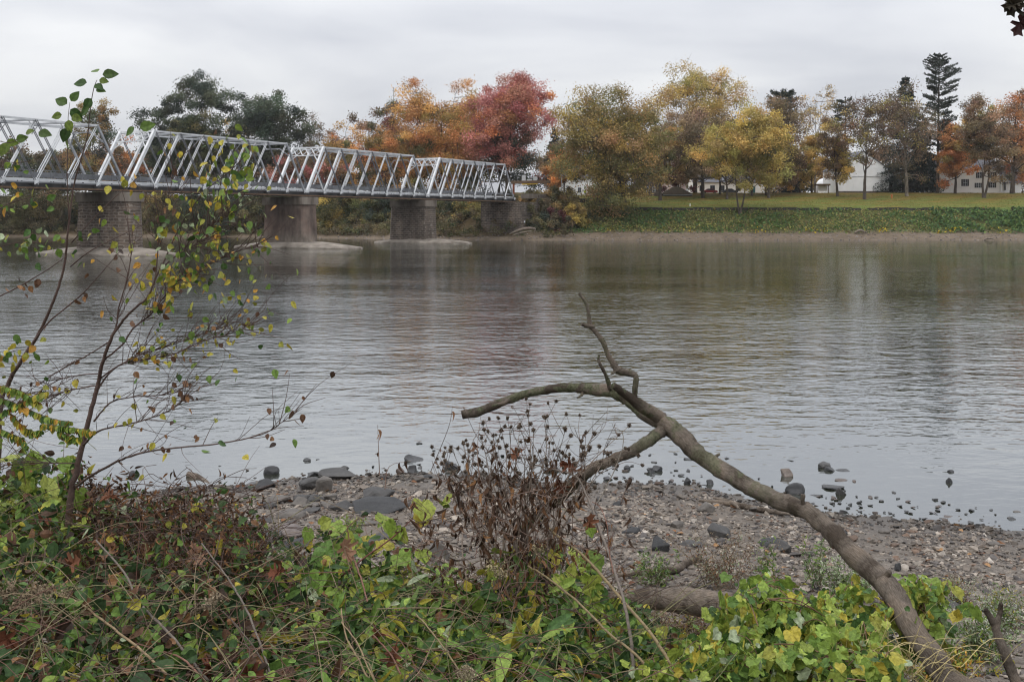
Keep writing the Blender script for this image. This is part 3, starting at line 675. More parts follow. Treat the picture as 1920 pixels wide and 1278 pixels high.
h = empty('shop_building', P(1345, 362, 318)); tag(h, 'long pale grey building glimpsed between the trunks behind the yellow tree', 'building')
gable(h, 1300, 1440, 370, 342, 328, 318, 9, MAT['cream_wall'], MAT['roof_grey'], True)
wall_windows(h, [(1312, 1318, 348, 358), (1332, 1340, 348, 358), (1352, 1358, 348, 358), (1380, 1388, 348, 358)], 318, MAT['stone_wall'], False)
one('shop_door', MAT['green_door'], h, lambda m: beam(m, P(1405, 357, 317.8), P(1416, 357, 317.8), .2, 2.6))

def car(x, yb, Y, label, mat, flip=1):
    g0 = P(x, yb, Y); root = empty('parked_car', g0); tag(root, label, 'car', 'cars parked beyond the lawn')
    prof = [(-2.2, .35), (-2.25, .75), (-2.05, .95), (-1.5, 1.0), (-.8, 1.45), (.5, 1.47), (1.25, 1.0), (2.05, .88), (2.25, .6), (2.2, .35)]
    m = MB(); pv = np.array([(g0[0] + flip * a, g0[1] - .85, g0[2] + b) for a, b in prof]); n = len(pv); j = np.arange(n)
    m.add(np.vstack([pv, pv + (0, 1.7, 0)]), [j[None], (n + j[::-1])[None], np.stack([j, n + j, n + (j + 1) % n, (j + 1) % n], 1)]); m.build('body', mat, root)
    m = MB(); q = np.array([(g0[0] + flip * a, g0[1] - .87, g0[2] + b) for a, b in ((-1.35, 1.02), (-.75, 1.38), (.45, 1.39), (1.05, 1.02))]); m.add(np.vstack([q, q + (0, .04, 0)]), np.array([[0, 1, 2, 3], [0, 4, 5, 1], [1, 5, 6, 2], [2, 6, 7, 3]])); m.build('side_window', MAT['glass'], root)
    for a in (-1.4, 1.35):
        for yy in (-.86, .66):
            m = MB(); v, f = tube([(g0[0] + flip * a, g0[1] + yy, g0[2] + .33), (g0[0] + flip * a, g0[1] + yy + .2, g0[2] + .33)], [.33, .33], 12); m.add(v, f); m.build('wheel', MAT['rubber'], root)
car(1458, 362.2, 300, 'white car parked between dark trunks, right of the yellow tree', MAT['car_white'])
car(1489, 362.2, 306, 'white car parked behind the dark evergreen bush', MAT['car_white'], -1)
car(1368, 363.5, 302, 'dark car parked behind the twin stem of the yellow tree', MAT['car_dark'])
car(1330, 363.5, 304, 'maroon car parked behind the row of trunks', MAT['car_red'], -1)
p_ = fhit(1672, 372); h = empty('fire_hydrant', p_); tag(h, 'small orange hydrant on the lawn before the barn', 'hydrant')
m = MB(); v, f = tube([p_ + (0, 0, z) for z in (-.1, .1, .12, .8, .82, .95, 1.05)], [.2, .2, .14, .14, .2, .16, .04], 10); m.add(v, f); m.build('barrel', MAT['orange'], h)
one('side_outlet', MAT['orange'], h, lambda m: m.add(*tube([p_ + (-.28, 0, .6), p_ + (.28, 0, .6)], [.08, .08], 8)))
p_ = fhit(1294, 387); h = empty('marker_post', p_); tag(h, 'tiny white marker post near the edge of the lawn', 'post')
m = MB(); v, f = tube([p_ + (0, 0, z) for z in (-.1, .5, .56, .62)], [.12, .12, .1, .02], 10); m.add(v, f); m.build('post', MAT['white_wall'], h)
rw = empty('lawn_edge_wall', P(1500, 391, 236.5)); tag(rw, 'low dark stone edging wall along the foot of the lawn', 'wall')
def edge(m):
    g = np.random.default_rng(4); x = 20.0
    while x < 150:
        d = g.uniform(1.2, 2.6); Yv = fshore(x) + 17.2; zt = gz(x, Yv + .8)
        if g.random() > .12: box(m, (x, Yv - .25, zt - 1.0), (x + d - .05, Yv + .25, zt + g.uniform(-.06, .1)))
        x += d
one('edging_stones', MAT['wall_dark'], rw, edge)

# ------------------------------------------------------------------ trees of the far bank
PAL = {  # dark greens raised: distance haze partly put into the colour
 'dkgreen': [(70, 79, 64), (60, 69, 59), (84, 92, 70), (76, 80, 62)],
 'olive':   [(122, 106, 58), (140, 116, 62), (106, 102, 58), (146, 114, 66), (96, 98, 56)],
 'orange':  [(176, 130, 64), (188, 144, 68), (160, 116, 62), (184, 122, 70), (146, 122, 62)],
 'red':     [(170, 102, 95), (178, 114, 102), (158, 96, 86), (166, 114, 90)],
 'redgreen': [(112, 88, 66), (92, 88, 60), (136, 92, 74), (98, 94, 62)],
 'brown': [(128, 104, 78), (114, 94, 72), (142, 116, 84), (122, 106, 74)],
 'dull':    [(104, 84, 66), (92, 78, 60), (120, 96, 72), (100, 90, 62)],
 'yellow': [(176, 148, 72), (164, 140, 70), (188, 154, 70), (150, 132, 66)],
 'ygreen':  [(146, 132, 58), (160, 140, 62), (128, 122, 56), (172, 146, 64)],
 'tan':     [(166, 140, 78), (150, 126, 72), (178, 152, 84), (138, 118, 70)],
 'vorange': [(184, 122, 66), (172, 112, 62), (192, 134, 70), (154, 108, 62)],
 'pine': [(62, 72, 62), (54, 63, 57), (70, 78, 62)],
 'spruce': [(58, 68, 63), (50, 60, 57), (68, 75, 66)],
 'maroon': [(112, 66, 62), (98, 58, 55), (126, 72, 66)],
 'shrub':   [(72, 76, 46), (88, 86, 52), (60, 66, 44), (98, 92, 54)],
 'shrubbr': [(98, 86, 58), (86, 76, 54), (112, 98, 62), (76, 72, 48)],
 'shruby':  [(146, 126, 52), (128, 114, 52), (164, 138, 54), (108, 100, 50)],
}
LG = 1.45; DENS, LSZ = 4.2, .84
def palcol(pal, n, g, jit=.14):
    c = lin(np.array(PAL[pal]))[g.integers(0, len(PAL[pal]), n)] * LG
    c = c * .84 + .16 * (c @ np.array((.3, .6, .1)))[:, None]
    return c * (1 + g.normal(0, jit, (n, 1))).clip(.5, 1.6) * (1 + g.normal(0, .04, (n, 3)))
def leaf_cloud(mb, cen, rad, npc, size, pal, g, flat=.75, pal2=None, zsplit=None):
    """leaf-sized faces spread through clumps; every clump has its own shade of the palette"""
    k = len(cen); idx = np.repeat(np.arange(k), int(npc * DENS)); n = len(idx)
    off = g.normal(0, 1, (n, 3)); off *= (np.abs(g.normal(.75, .3, (n, 1)))) / np.maximum(np.linalg.norm(off, axis=1, keepdims=True), .2)
    pos = cen[idx] + off * rad[idx][:, None] * (1, 1, flat)
    cc = palcol(pal, k, g, .16)
    if pal2 is not None:
        sel = g.random(k) < zsplit; cc[sel] = palcol(pal2, int(sel.sum()), g, .16)
    col = cc[idx] * (1 + g.normal(0, .08, (n, 1))).clip(.5, 1.6)
    nrm = unit(off * .6 + g.normal(0, .7, (n, 3)) + (0, 0, .55)); ax = rdir(n, g)
    scatter(mb, *T_CARD, pos, frames(ax, nrm), LSZ * size * g.uniform(.6, 1.4, n), col)
def clump_points(g, n, lobes, bottom=-1.0, hollow=2.3, asym=.2):
    lc = unit(g.normal(0, 1, (lobes, 3)) + (0, 0, .25)) * g.uniform(.35, .68, (lobes, 1)); lr = g.uniform(.32, .55, lobes)
    lc = np.vstack([lc, [(0, 0, 0)]]); lr = np.append(lr, .62)
    k = g.choice(lobes + 1, n, p=lr ** 2.2 / (lr ** 2.2).sum())
    p = lc[k] + unit(g.normal(0, 1, (n, 3))) * (lr[k] * g.random(n) ** (1 / hollow))[:, None]
    lo, hi = np.percentile(p, 2, axis=0), np.percentile(p, 98, axis=0)
    return np.clip((p - (lo + hi) / 2) / ((hi - lo) / 2), -1.12, 1.12)
BARK_TINT = (.1, .08, .065)
def tree(name, label, x, yb, Y, xl, xr, yt, yc, pal, seed, n=75, lpc=70, size=.42, trunk=.38, lobes=10, bark='bark', crad=.105, pal2=None, z2=.0, twigs=0, lean=0, stems=1, fork=.0, group='trees on the far bank', cat='tree', flat=.75, limbs=14):
    g = np.random.default_rng(seed)
    if yb is not None:
        hit = fhit(x, yb); Y = hit[1]; base = hit
    else:
        X = (x - 960) * Y / F; base = np.array((X, Y, float(gz(X, Y))))
    c = np.array(P((xl + xr) / 2, (yt + yc) / 2, Y)); rx = (xr - xl) / 2 * Y / F; rz = (yc - yt) / 2 * Y / F; ry = min(rx, rz * 1.3) * .9
    root = empty(name, base - (0, 0, .1)); tag(root, label, cat, group)
    pts = clump_points(g, n, lobes) * (rx * .98, ry, rz * .97) + c
    rad = g.uniform(.7, 1.35, n) * crad * 2 * (rx * rz) ** .5
    rad = np.minimum(rad, np.maximum(.4, 1.0 * rad))
    # trunk(s) and limbs
    tb = MB(); H0 = pts[:, 2].min(); top = c + (lean * rx, 0, rz * .55)
    stemsP = []
    for sidx in range(stems):
        sx = (sidx - (stems - 1) / 2) * (trunk * 2.2)
        tgt = top + ((sidx - (stems - 1) / 2) * rx * .7, g.normal(0, .3), 0)
        mid = base * .55 + tgt * .45 + g.normal(0, .03 * rz, 3) * (1, 1, 0) - (sx * .3, 0, 0)
        tp = smooth_path([base + (sx * .3, 0, -.3), base + (sx * .5, 0, .6), base * .78 + tgt * .22 + (sx * .4, 0, 0), mid, tgt], 6)
        rr = trunk * np.interp(np.linspace(0, 1, len(tp)), [0, .06, .35, .7, 1], [1.5, 1.05, .85, .45, .12]) * (1 if stems == 1 else .72)
        v, f = tube(tp, rr, 8, rough=.05, seed=seed); tb.add(v, f, BARK_TINT); stemsP.append((tp, rr))
    order = [int(g.integers(n))]
    dist = np.linalg.norm(pts - pts[order[0]], axis=1)
    for _ in range(min(limbs, n) - 1):
        j = int(np.argmax(dist)); order.append(j); dist = np.minimum(dist, np.linalg.norm(pts - pts[j], axis=1))
    limbpts = []
    for j in order:
        tp, rr = stemsP[int(g.integers(len(stemsP)))]
        dz = pts[j, 2] - base[2]; zst = base[2] + max(.28 * (top[2] - base[2]), dz * g.uniform(.45, .72)); i = int(np.argmin(np.abs(tp[:, 2] - zst)))
        s = tp[i]; e = pts[j]; m_ = s * .45 + e * .55 + np.array((0, 0, .06 * np.linalg.norm(e - s))) + g.normal(0, .05, 3) * np.linalg.norm(e - s)
        lp = smooth_path([s, s * .75 + e * .25 + g.normal(0, .03, 3) * np.linalg.norm(e - s), m_, e], 5)
        r0 = min(rr[i] * .7, trunk * .55); v, f = tube(lp, np.linspace(r0, .03, len(lp)), 6); tb.add(v, f, BARK_TINT); limbpts.append(lp)
    allp = np.vstack(limbpts)
    for j in range(n):
        d = np.linalg.norm(allp - pts[j], axis=1); i = int(np.argmin(d + 2 * (allp[:, 2] > pts[j, 2])))
        if d[i] < .2: continue
        e = pts[j]; s = allp[i]; m_ = (s + e) / 2 + g.normal(0, .08, 3) * d[i]
        v, f = tube(np.array([s, m_, e]), [.085, .06, .025], 4, False); tb.add(v, f, BARK_TINT)
        for _ in range(twigs):
            e2 = e + unit(g.normal(0, 1, 3) + unit(e - s) + (0, 0, .5)) * rad[j] * g.uniform(.8, 1.7); v, f = tube(np.array([m_ * .5 + e * .5, (e + e2) / 2 + g.normal(0, .08, 3), e2]), [.045, .035, .015], 3, False); tb.add(v, f, BARK_TINT)
    tb.build('trunk', MAT[bark], root)
    if lpc:
        mb = MB()
        leaf_cloud(mb, pts, rad, lpc, size, pal, g, flat, pal2, z2)
        mb.build('crown', MAT['leaf_far'], root)
    return root
def needles(mb, p0, p1, width, n, size, pal, g, droop=0.0):
    t = g.random(n) ** .8; s = unit(np.cross(p1 - p0, (0, 0, 1.)))
    off = g.normal(0, 1, n) * width * (1.05 - t * .75)
    pos = p0 + (p1 - p0) * t[:, None] + s * off[:, None] + np.c_[np.zeros(n), np.zeros(n), g.normal(0, width * .28, n) - droop * t * t]
    ax = unit((p1 - p0)[None] * .6 / np.linalg.norm(p1 - p0) + s * np.sign(off)[:, None] * .7 + g.normal(0, .35, (n, 3)) + (0, 0, .25))
    scatter(mb, T_CARD[0] * (.55, 1, 1), T_CARD[1], pos, frames(ax, rdir(n, g) + (0, 0, .8)), size * g.uniform(.6, 1.4, n), palcol(pal, n, g, .2) * .8)
def conifer(name, label, x, yb, Y, top, tiers, pal, seed, rise=.15, droop=0.0, per=10, dens=75, size=.5, trunk=.42, group='trees on the far bank', wid=.8, zj=.4):
    """tiers: (row, half width left, half width right) in photo pixels"""
    g = np.random.default_rng(seed)
    if yb is not None: base = fhit(x, yb); Y = base[1]
    else: X = (x - 960) * Y / F; base = np.array((X, Y, float(gz(X, Y))))
    root = empty(name, base - (0, 0, .1)); tag(root, label, 'tree', group)
    tp = P(x + (3 if yb else 0), top, Y); tb = MB(); mb = MB()
    path = np.linspace(base - (0, 0, .3), tp, 10); v, f = tube(path, np.linspace(trunk, .06, 10), 8, rough=.04, seed=seed); tb.add(v, f, BARK_TINT)
    k = Y / F
    for row, wl, wr in tiers:
        z = H - (row - HY) * k; cx = np.interp(z, path[:, 2], path[:, 0])
        for q in range(per):
            az = g.uniform(0, 2 * math.pi) if q > 1 else (0 if q == 0 else math.pi) + g.normal(0, .25)
            ext = (wr if math.cos(az) > 0 else wl) * k * g.uniform(.75, 1.08)
            p0 = np.array((cx, Y, z - .15 * ext + g.normal(0, zj))); p1 = p0 + np.array((math.cos(az) * ext, math.sin(az) * ext * .9, rise * ext + g.normal(0, zj * .8)))
            v, f = tube(np.array([p0, (p0 + p1) / 2 - (0, 0, .04 * ext), p1]), [.08, .055, .02], 4, False); tb.add(v, f, BARK_TINT)
            needles(mb, p0 * .82 + p1 * .18, p1, wid * (.25 + .16 * ext), int(dens * (.5 + ext * .22)), size, pal, g, droop * ext)
    needles(mb, tp - (0, 0, 1.6), tp, .35, int(dens * .8), size * .8, pal, g)
    tb.build('trunk', MAT['bark'], root); mb.build('crown', MAT['leaf_far'], root); return root

# behind the bridge, left to right
tree('deciduous_tree', 'small yellowish green tree behind the truss, leftmost of the treetops above the rail', 182, None, 290, 138, 212, 197, 345, 'olive', 1, 60, 60, pal2='dkgreen', z2=.3)
tree('deciduous_tree', 'low rusty brown tree behind the left truss, right of the yellowish green one', 218, None, 300, 168, 268, 262, 352, 'brown', 2, 50, 60, pal2='vorange', z2=.35)
tree('deciduous_tree', 'low dull green tree behind the truss at the left edge of the view', 70, None, 300, 20, 128, 285, 350, 'shrubbr', 3, 45, 60, pal2='dkgreen', z2=.4)
tree('evergreen_oak', 'dark green tree with a ragged sloping top, left shoulder of the tall dark one', 303, None, 292, 258, 350, 188, 330, 'dkgreen', 4, 80, 80, size=.45)
tree('evergreen_oak', 'tall dark green tree with a rounded top, highest above the bridge', 386, None, 290, 332, 438, 150, 335, 'dkgreen', 5, 110, 85, size=.45, trunk=.5)
tree('deciduous_tree', 'pale orange sparse tree in the gap between two dark green trees', 440, None, 300, 420, 462, 226, 320, 'tan', 6, 30, 40, twigs=3)
tree('evergreen_oak', 'dark green tree leaning right over the bridge, right of the tall one', 500, None, 290, 442, 572, 180, 330, 'dkgreen', 7, 120, 80, size=.45, lean=-.2)
tree('deciduous_tree', 'low green tree in front of the dark trees behind the truss', 360, None, 282, 330, 400, 222, 345, 'shrub', 8, 50, 60)
tree('bare_tree', 'nearly bare tree right of the dark green trees', 585, None, 300, 560, 618, 216, 330, 'dull', 9, 40, 10, twigs=6, bark='bark_pale')
tree('deciduous_tree', 'pale orange brown tree with thin branches, low behind the middle span', 640, None, 295, 590, 712, 228, 340, 'orange', 10, 80, 45, twigs=3, pal2='brown', z2=.5)
tree('deciduous_tree', 'dark reddish brown tree left of the big orange tree', 728, None, 288, 692, 772, 198, 340, 'redgreen', 11, 70, 80, pal2='maroon', z2=.4)
tree('deciduous_tree', 'low orange tree showing through the third span', 560, None, 285, 500, 640, 285, 362, 'brown', 12, 60, 60, pal2='red', z2=.25)
tree('maple_tree', 'big bright orange tree with a broad crown beside the red maple', 825, None, 272, 752, 908, 166, 340, 'orange', 13, 190, 74, trunk=.5, lobes=20)
tree('maple_tree', 'low golden orange tree showing through the last span', 720, None, 272, 660, 800, 255, 350, 'orange', 14, 70, 70, pal2='olive', z2=.4)
tree('maple_tree', 'tall red maple with a pointed crown and green lower leaves', 950, None, 262, 884, 1026, 146, 300, 'red', 15, 180, 74, trunk=.5, lobes=18, pal2='vorange', z2=.12)
tree('deciduous_tree', 'dark olive tree under the red maple, right above the toll canopy', 935, None, 268, 872, 1012, 235, 358, 'redgreen', 16, 90, 75, pal2='dkgreen', z2=.55)
conifer('conifer', 'dark conifer in the gap right of the red maple', 1040, None, 300, 238, [(y, (y - 236) * .34, (y - 236) * .34) for y in range(244, 340, 7)], 'spruce', 17, .02, .06, 8, 60)
tree('maple_tree', 'small vivid orange tree in front of the white house', 1058, None, 252, 1022, 1094, 288, 345, 'vorange', 18, 50, 55, trunk=.22, pal2='olive', z2=.15)
tree('deciduous_tree', 'reddish tree low behind the small vivid orange tree', 1075, None, 292, 1030, 1112, 268, 345, 'dull', 19, 40, 50, pal2='vorange', z2=.3)
# the park on the right
tree('oak_tree', 'big round olive orange tree with crown down to the grass, nearest the bridge', 1174, 399, 0, 1054, 1232, 178, 392, 'olive', 20, 300, 66, trunk=.55, lobes=34, pal2='shruby', z2=.3, size=.4)
tree('oak_tree', 'olive tree with a forked dark trunk beside the stone house', 1238, 376, 0, 1190, 1282, 232, 335, 'olive', 21, 75, 60, trunk=.5, stems=1, pal2='brown', z2=.4)
tree('sycamore_tree', 'tallest yellow tan tree with an open billowing crown, behind the hut', 1303, None, 292, 1222, 1392, 135, 300, 'tan', 22, 150, 62, trunk=.7, lobes=15, pal2='ygreen', z2=.4, twigs=1)
tree('deciduous_tree', 'thin brown tree in front of the tallest yellow tan tree', 1318, 371, 0, 1236, 1400, 215, 335, 'brown', 23, 125, 48, trunk=.5, twigs=3, pal2='dull', z2=.4)
tree('maple_tree', 'small dark red tree in front of the pink house', 1268, None, 280, 1244, 1300, 306, 354, 'maroon', 24, 40, 60, trunk=.15)
tree('maple_tree', 'yellow green tree with slender twin stems rooted in the ground cover', 1387, 402, 0, 1318, 1470, 214, 345, 'ygreen', 25, 150, 62, trunk=.34, stems=2, lobes=14, pal2='yellow', z2=.4, size=.38)
tree('deciduous_tree', 'thin brown tree with fine twigs behind the yellow green one', 1436, 366, 0, 1388, 1512, 190, 345, 'brown', 26, 130, 48, trunk=.4, twigs=3, pal2='dull', z2=.4)
tree('deciduous_tree', 'yellow leafy tree low at the right of the twin-stemmed one', 1500, None, 285, 1432, 1512, 278, 350, 'yellow', 27, 45, 50, pal2='ygreen', z2=.5, trunk=.3)
for i, (x, yb) in enumerate(((1316, 366), (1350, 364), (1363, 374), (1410, 367), (1441, 371))):
    tree('deciduous_tree', ('slim dark trunk standing left of the twin stems, thin yellow leaves', 'slim dark trunk right before the grey building, thin yellow leaves', 'short pale trunk nearest the twin stems on their left, thin yellow leaves', 'dark trunk close behind the twin stems on their right, thin yellow leaves', 'pale trunk right of the teal door, thin yellow leaves')[i], x, yb, 0, x - 34, x + 36, 262, 335, 'ygreen', 40 + i, 40, 32, trunk=.36, pal2='brown', z2=.4)
conifer('pine_tree', 'pine with a flat dark top rising behind the brown trees', 1468, None, 305, 172, [(178, 20, 22), (184, 28, 26), (191, 22, 30), (200, 26, 24), (211, 18, 28), (225, 20, 20), (245, 16, 18)], 'pine', 28, .3, 0, 9, 80)
tree('bare_tree', 'pale nearly bare tree between the flat-topped pine and the sycamore', 1528, None, 296, 1494, 1566, 166, 262, 'tan', 29, 60, 8, twigs=7, bark='bark_pale', trunk=.35, limbs=10)
tree('maple_tree', 'yellow tree low under the pale bare tree', 1522, None, 288, 1492, 1548, 258, 332, 'yellow', 30, 45, 60, trunk=.35)
conifer('conifer', 'low dark evergreen bush tree behind the parked white cars', 1490, None, 298, 300, [(y, (y - 290) * .55, (y - 290) * .55) for y in range(304, 360, 7)], 'spruce', 31, .0, .05, 9, 70)
tree('maple_tree', 'golden yellow tree left of the bare sycamore, partly before the barn', 1570, 368, 0, 1534, 1594, 232, 335, 'yellow', 32, 85, 56, trunk=.4, pal2='brown', z2=.45)
conifer('pine_tree', 'dark pine top showing above the golden yellow tree', 1585, None, 305, 183, [(190, 16, 12), (198, 22, 20), (208, 26, 24), (220, 24, 22), (235, 20, 20)], 'pine', 33, .2, 0, 8, 70)
tree('sycamore_tree', 'sparse tree with a dark spreading trunk in front of the white barn', 1621, 374, 0, 1560, 1686, 186, 300, 'dull', 34, 115, 22, trunk=.48, bark='bark', twigs=4, limbs=16, pal2='ygreen', z2=.15, lobes=14)
tree('sycamore_tree', 'tall sparse tree with a pale mottled trunk at the right corner of the barn', 1700, 368, 0, 1648, 1752, 172, 335, 'dull', 35, 100, 17, trunk=.5, bark='bark_pale', twigs=5, limbs=14, pal2='ygreen', z2=.2)
conifer('spruce_tree', 'broad dark spruce behind the pale mottled trunk', 1698, None, 292, 144, [(y, 5 + (y - 144) * .30, 5 + (y - 144) * .30) for y in range(150, 352, 8)], 'spruce', 36, -.05, .08, 10, 70, size=.5)
conifer('spruce_tree', 'lower dark spruce between the broad spruce and the tall pine', 1730, None, 296, 215, [(y, 5 + (y - 215) * .26, 5 + (y - 215) * .24) for y in range(220, 352, 8)], 'spruce', 37, -.05, .08, 9, 65, size=.5)
conifer('white_pine', 'tallest pine with tiered plume branches beside the farmhouse', 1758, 362, 0, 101, [(107, 10, 12), (113, 22, 16), (120, 28, 20), (128, 30, 36), (137, 22, 42), (146, 24, 30), (156, 30, 38), (165, 22, 44), (174, 18, 30), (184, 36, 34), (194, 22, 34), (203, 30, 26), (213, 38, 24), (226, 22, 34), (237, 30, 30), (250, 32, 22), (262, 20, 36), (276, 14, 40), (292, 10, 14), (312, 8, 18)], 'pine', 38, .34, .0, 8, 80, size=.45, trunk=.5, wid=.5, zj=.34)
tree('maple_tree', 'round orange maple low in front of the farmhouse', 1791, 363, 0, 1762, 1830, 236, 340, 'vorange', 39, 80, 70, trunk=.45, pal2='orange', z2=.4)
tree('deciduous_tree', 'yellow green tree behind the orange maple', 1822, None, 312, 1796, 1858, 208, 330, 'ygreen', 50, 50, 60)
tree('deciduous_tree', 'leaning brown tree with twin dark trunks before the farmhouse', 1845, 371, 0, 1806, 1892, 190, 330, 'brown', 51, 115, 46, trunk=.46, twigs=3, lean=.2, stems=2, pal2='dull', z2=.3)
tree('maple_tree', 'orange brown tree with a thick trunk at the right edge of the view', 1898, 363, 0, 1846, 1966, 178, 330, 'vorange', 52, 140, 50, trunk=.7, twigs=2, pal2='brown', z2=.5, lobes=14)
tree('deciduous_tree', 'orange tree beyond the right edge, behind the farmhouse side roof', 1945, None, 305, 1890, 2010, 230, 350, 'orange', 53, 70, 50, trunk=.5, pal2='brown', z2=.5)

# shrubs along the far shore, behind the piers
def shrub(label, x, Y, xl, xr, yt, yb, pal, seed, n=40, lpc=80, pal2=None, z2=.0):
    g = np.random.default_rng(seed); X = (x - 960) * Y / F; base = np.array((X, Y, float(gz(X, Y))))
    root = empty('shrub', base); tag(root, label, 'shrub', 'shrubs along the far shore')
    c = P((xl + xr) / 2, (yt + yb) / 2, Y); rx = (xr - xl) / 2 * Y / F; rz = (yb - yt) / 2 * Y / F
    pts = clump_points(g, n, 8) * (rx, min(rx * .8, 4.5), rz) + c
    pts[:, 2] = np.maximum(pts[:, 2], gz(pts[:, 0], pts[:, 1]) + .2)
    st = MB()
    for j in range(0, n, 2):
        v, f = tube(smooth_path([base + g.normal(0, .4, 3) * (1, 1, 0) - (0, 0, .2), (base + pts[j]) / 2 + g.normal(0, .3, 3), pts[j]], 3), np.linspace(.08, .02, 7), 4, False); st.add(v, f, BARK_TINT)
    st.build('stems', MAT['bark'], root)
    mb = MB(); leaf_cloud(mb, pts, np.full(n, .16 * 2 * (rx * rz) ** .5) * g.uniform(.7, 1.3, n), lpc, .36, pal, g, .8, pal2, z2); mb.build('foliage', MAT['leaf_far'], root)
SH = [
 ('dark green shrub at the left edge under the bridge', 20, 262, -30, 70, 345, 440, 'shrub', 'shrubbr'),
 ('brownish shrub left of the nearest brick pier', 95, 262, 55, 150, 345, 436, 'shrubbr', 'shrub'),
 ('green shrub right behind the nearest brick pier', 165, 266, 120, 220, 350, 438, 'shrub', 'dkgreen'),
 ('olive shrub in the gap right of the nearest brick pier', 300, 264, 265, 345, 355, 442, 'shrubbr', 'olive'),
 ('tall green shrub under the second span', 370, 262, 330, 420, 350, 440, 'shrub', 'dkgreen'),
 ('dark shrub hanging over the water left of the concrete pier', 440, 258, 405, 480, 362, 444, 'dkgreen', 'shrubbr'),
 ('brown green shrub behind the left side of the concrete pier', 500, 258, 465, 540, 362, 442, 'shrubbr', 'shrub'),
 ('rounded green shrub right of the concrete pier', 622, 252, 592, 660, 366, 440, 'shrub', 'shruby'),
 ('pale olive shrub midway between concrete and brick piers', 672, 250, 640, 712, 364, 436, 'olive', 'shrub'),
 ('dark drooping shrub touching the third brick pier on its left', 712, 247, 684, 746, 368, 442, 'shrub', 'dkgreen'),
 ('yellow low weeds at the foot of the bank right of the concrete pier', 650, 249, 626, 668, 428, 444, 'shruby', 'shrub'),
 ('green shrub behind the third pier', 790, 244, 745, 835, 366, 438, 'shrub', 'shrubbr'),
 ('dark green shrub just right of the third pier', 845, 240, 826, 866, 372, 436, 'dkgreen', 'shrub'),
 ('yellow bush between the third pier and the abutment', 882, 236, 855, 910, 376, 432, 'shruby', 'olive'),
 ('brown shrub beside the abutment on its left', 908, 238, 890, 930, 385, 436, 'shrubbr', 'dkgreen'),
 ('brown shrub on top of the bank right above the abutment', 1000, 232, 970, 1040, 362, 400, 'shrubbr', 'olive'),
 ('green bush right of the abutment', 1010, 228, 972, 1045, 390, 434, 'shrub', 'dkgreen'),
 ('tall olive shrub under the toll canopy', 1040, 238, 1012, 1075, 358, 408, 'olive', 'shrubbr'),
 ('yellow bush on the slope below the stone wall', 1078, 228, 1055, 1105, 386, 428, 'shruby', 'olive'),
 ('dark shrub with red leaves left of the yellow bush', 1050, 226, 1026, 1068, 396, 432, 'shrubbr', 'maroon'),
 ('green shrub at the foot of the stone wall', 1100, 232, 1080, 1122, 382, 424, 'shrub', 'shruby'),
]
for i, (lb, x, Y, xl, xr, yt, yb, p1, p2) in enumerate(SH): shrub(lb, x, Y, xl, xr, yt, yb, p1, 100 + i, 50 if xr - xl > 50 else 30, 75, p2, .35)
# far woodland seen as one mass behind the bridge
mb = MB(); g = np.random.default_rng(60); n = 700
Xw = g.uniform(-230, -12, n); Yw = g.uniform(305, 345, n); zt = 9 + 9.0 * (.6 + .4 * vnoise(Xw, Yw * .3, 24, 12)) 
cw = np.c_[Xw, Yw, gz(Xw, Yw) + g.random(n) ** .6 * zt]
leaf_cloud(mb, cw, g.uniform(1.6, 3.2, n), 50, .75, 'dull', g, .8, 'shrub', .45)
o = mb.build('far_woodland', MAT['leaf_far']); tag(o, 'brown and green mass of woodland far behind the bridge', 'woodland', None, 'stuff')
mb = MB(); n = 520; Xw = g.uniform(10, 240, n); Yw = g.uniform(345, 380, n)
cw = np.c_[Xw, Yw, gz(Xw, Yw) + g.random(n) * (13 + 6 * vnoise(Xw, Yw * .2, 30, 13)) + 1]
leaf_cloud(mb, cw, g.uniform(1.8, 3.4, n), 50, .8, 'dull', g, .8, 'olive', .4)
o = mb.build('far_woodland', MAT['leaf_far']); tag(o, 'brownish mass of trees far behind the park houses', 'woodland', None, 'stuff')

mb = MB(); g = np.random.default_rng(62); n = 900
Xw = g.uniform(-150, 13, n); sw = 2.2 + 15 * g.random(n) ** 1.2; Yw = fshore(Xw) + sw
hw = g.random(n) * (1.0 + 2.2 * np.clip(.5 + vnoise(Xw, Yw, 9, 18), 0, 1.3)) * np.clip((sw - 1) / 4, .25, 1)
leaf_cloud(mb, np.c_[Xw, Yw, gz(Xw, Yw) + .3 + hw], g.uniform(.6, 1.3, n), 20, .36, 'shrubbr', g, .7, 'shrub', .5)
o = mb.build('bank_brush', MAT['leaf_far']); tag(o, 'low tangled brush along the wooded far bank under the bridge', 'brush', None, 'stuff')
# ground cover on the slope
mb = MB(); g = np.random.default_rng(61); n = 26000
X = g.uniform(6, 175, n); s = g.uniform(5.5, 16.9, n); Yv = fshore(X) + s; pat = vnoise(X, Yv, 14, 15) + .5 * vnoise(X, Yv, 5, 16)
keep = (g.random(n) < .55 + .6 * pat + (s > 8) * .35); X, Yv, s, pat = X[keep], Yv[keep], s[keep], pat[keep]; n = len(X)
big = (X > 92) & (X < 128) & (pat > -.35)
hgt = g.random(n) * (.35 + .5 * big + .3 * np.clip(pat, 0, 1)); pos = np.c_[X, Yv, gz(X, Yv) + hgt]
a = lin(np.array([(66, 88, 50), (58, 80, 52), (84, 100, 54), (72, 92, 48)]))[g.integers(0, 4, n)] * 1.45; b = lin(np.array([(116, 118, 66), (98, 106, 60), (128, 118, 70), (104, 94, 64)]))[g.integers(0, 4, n)] * 1.35
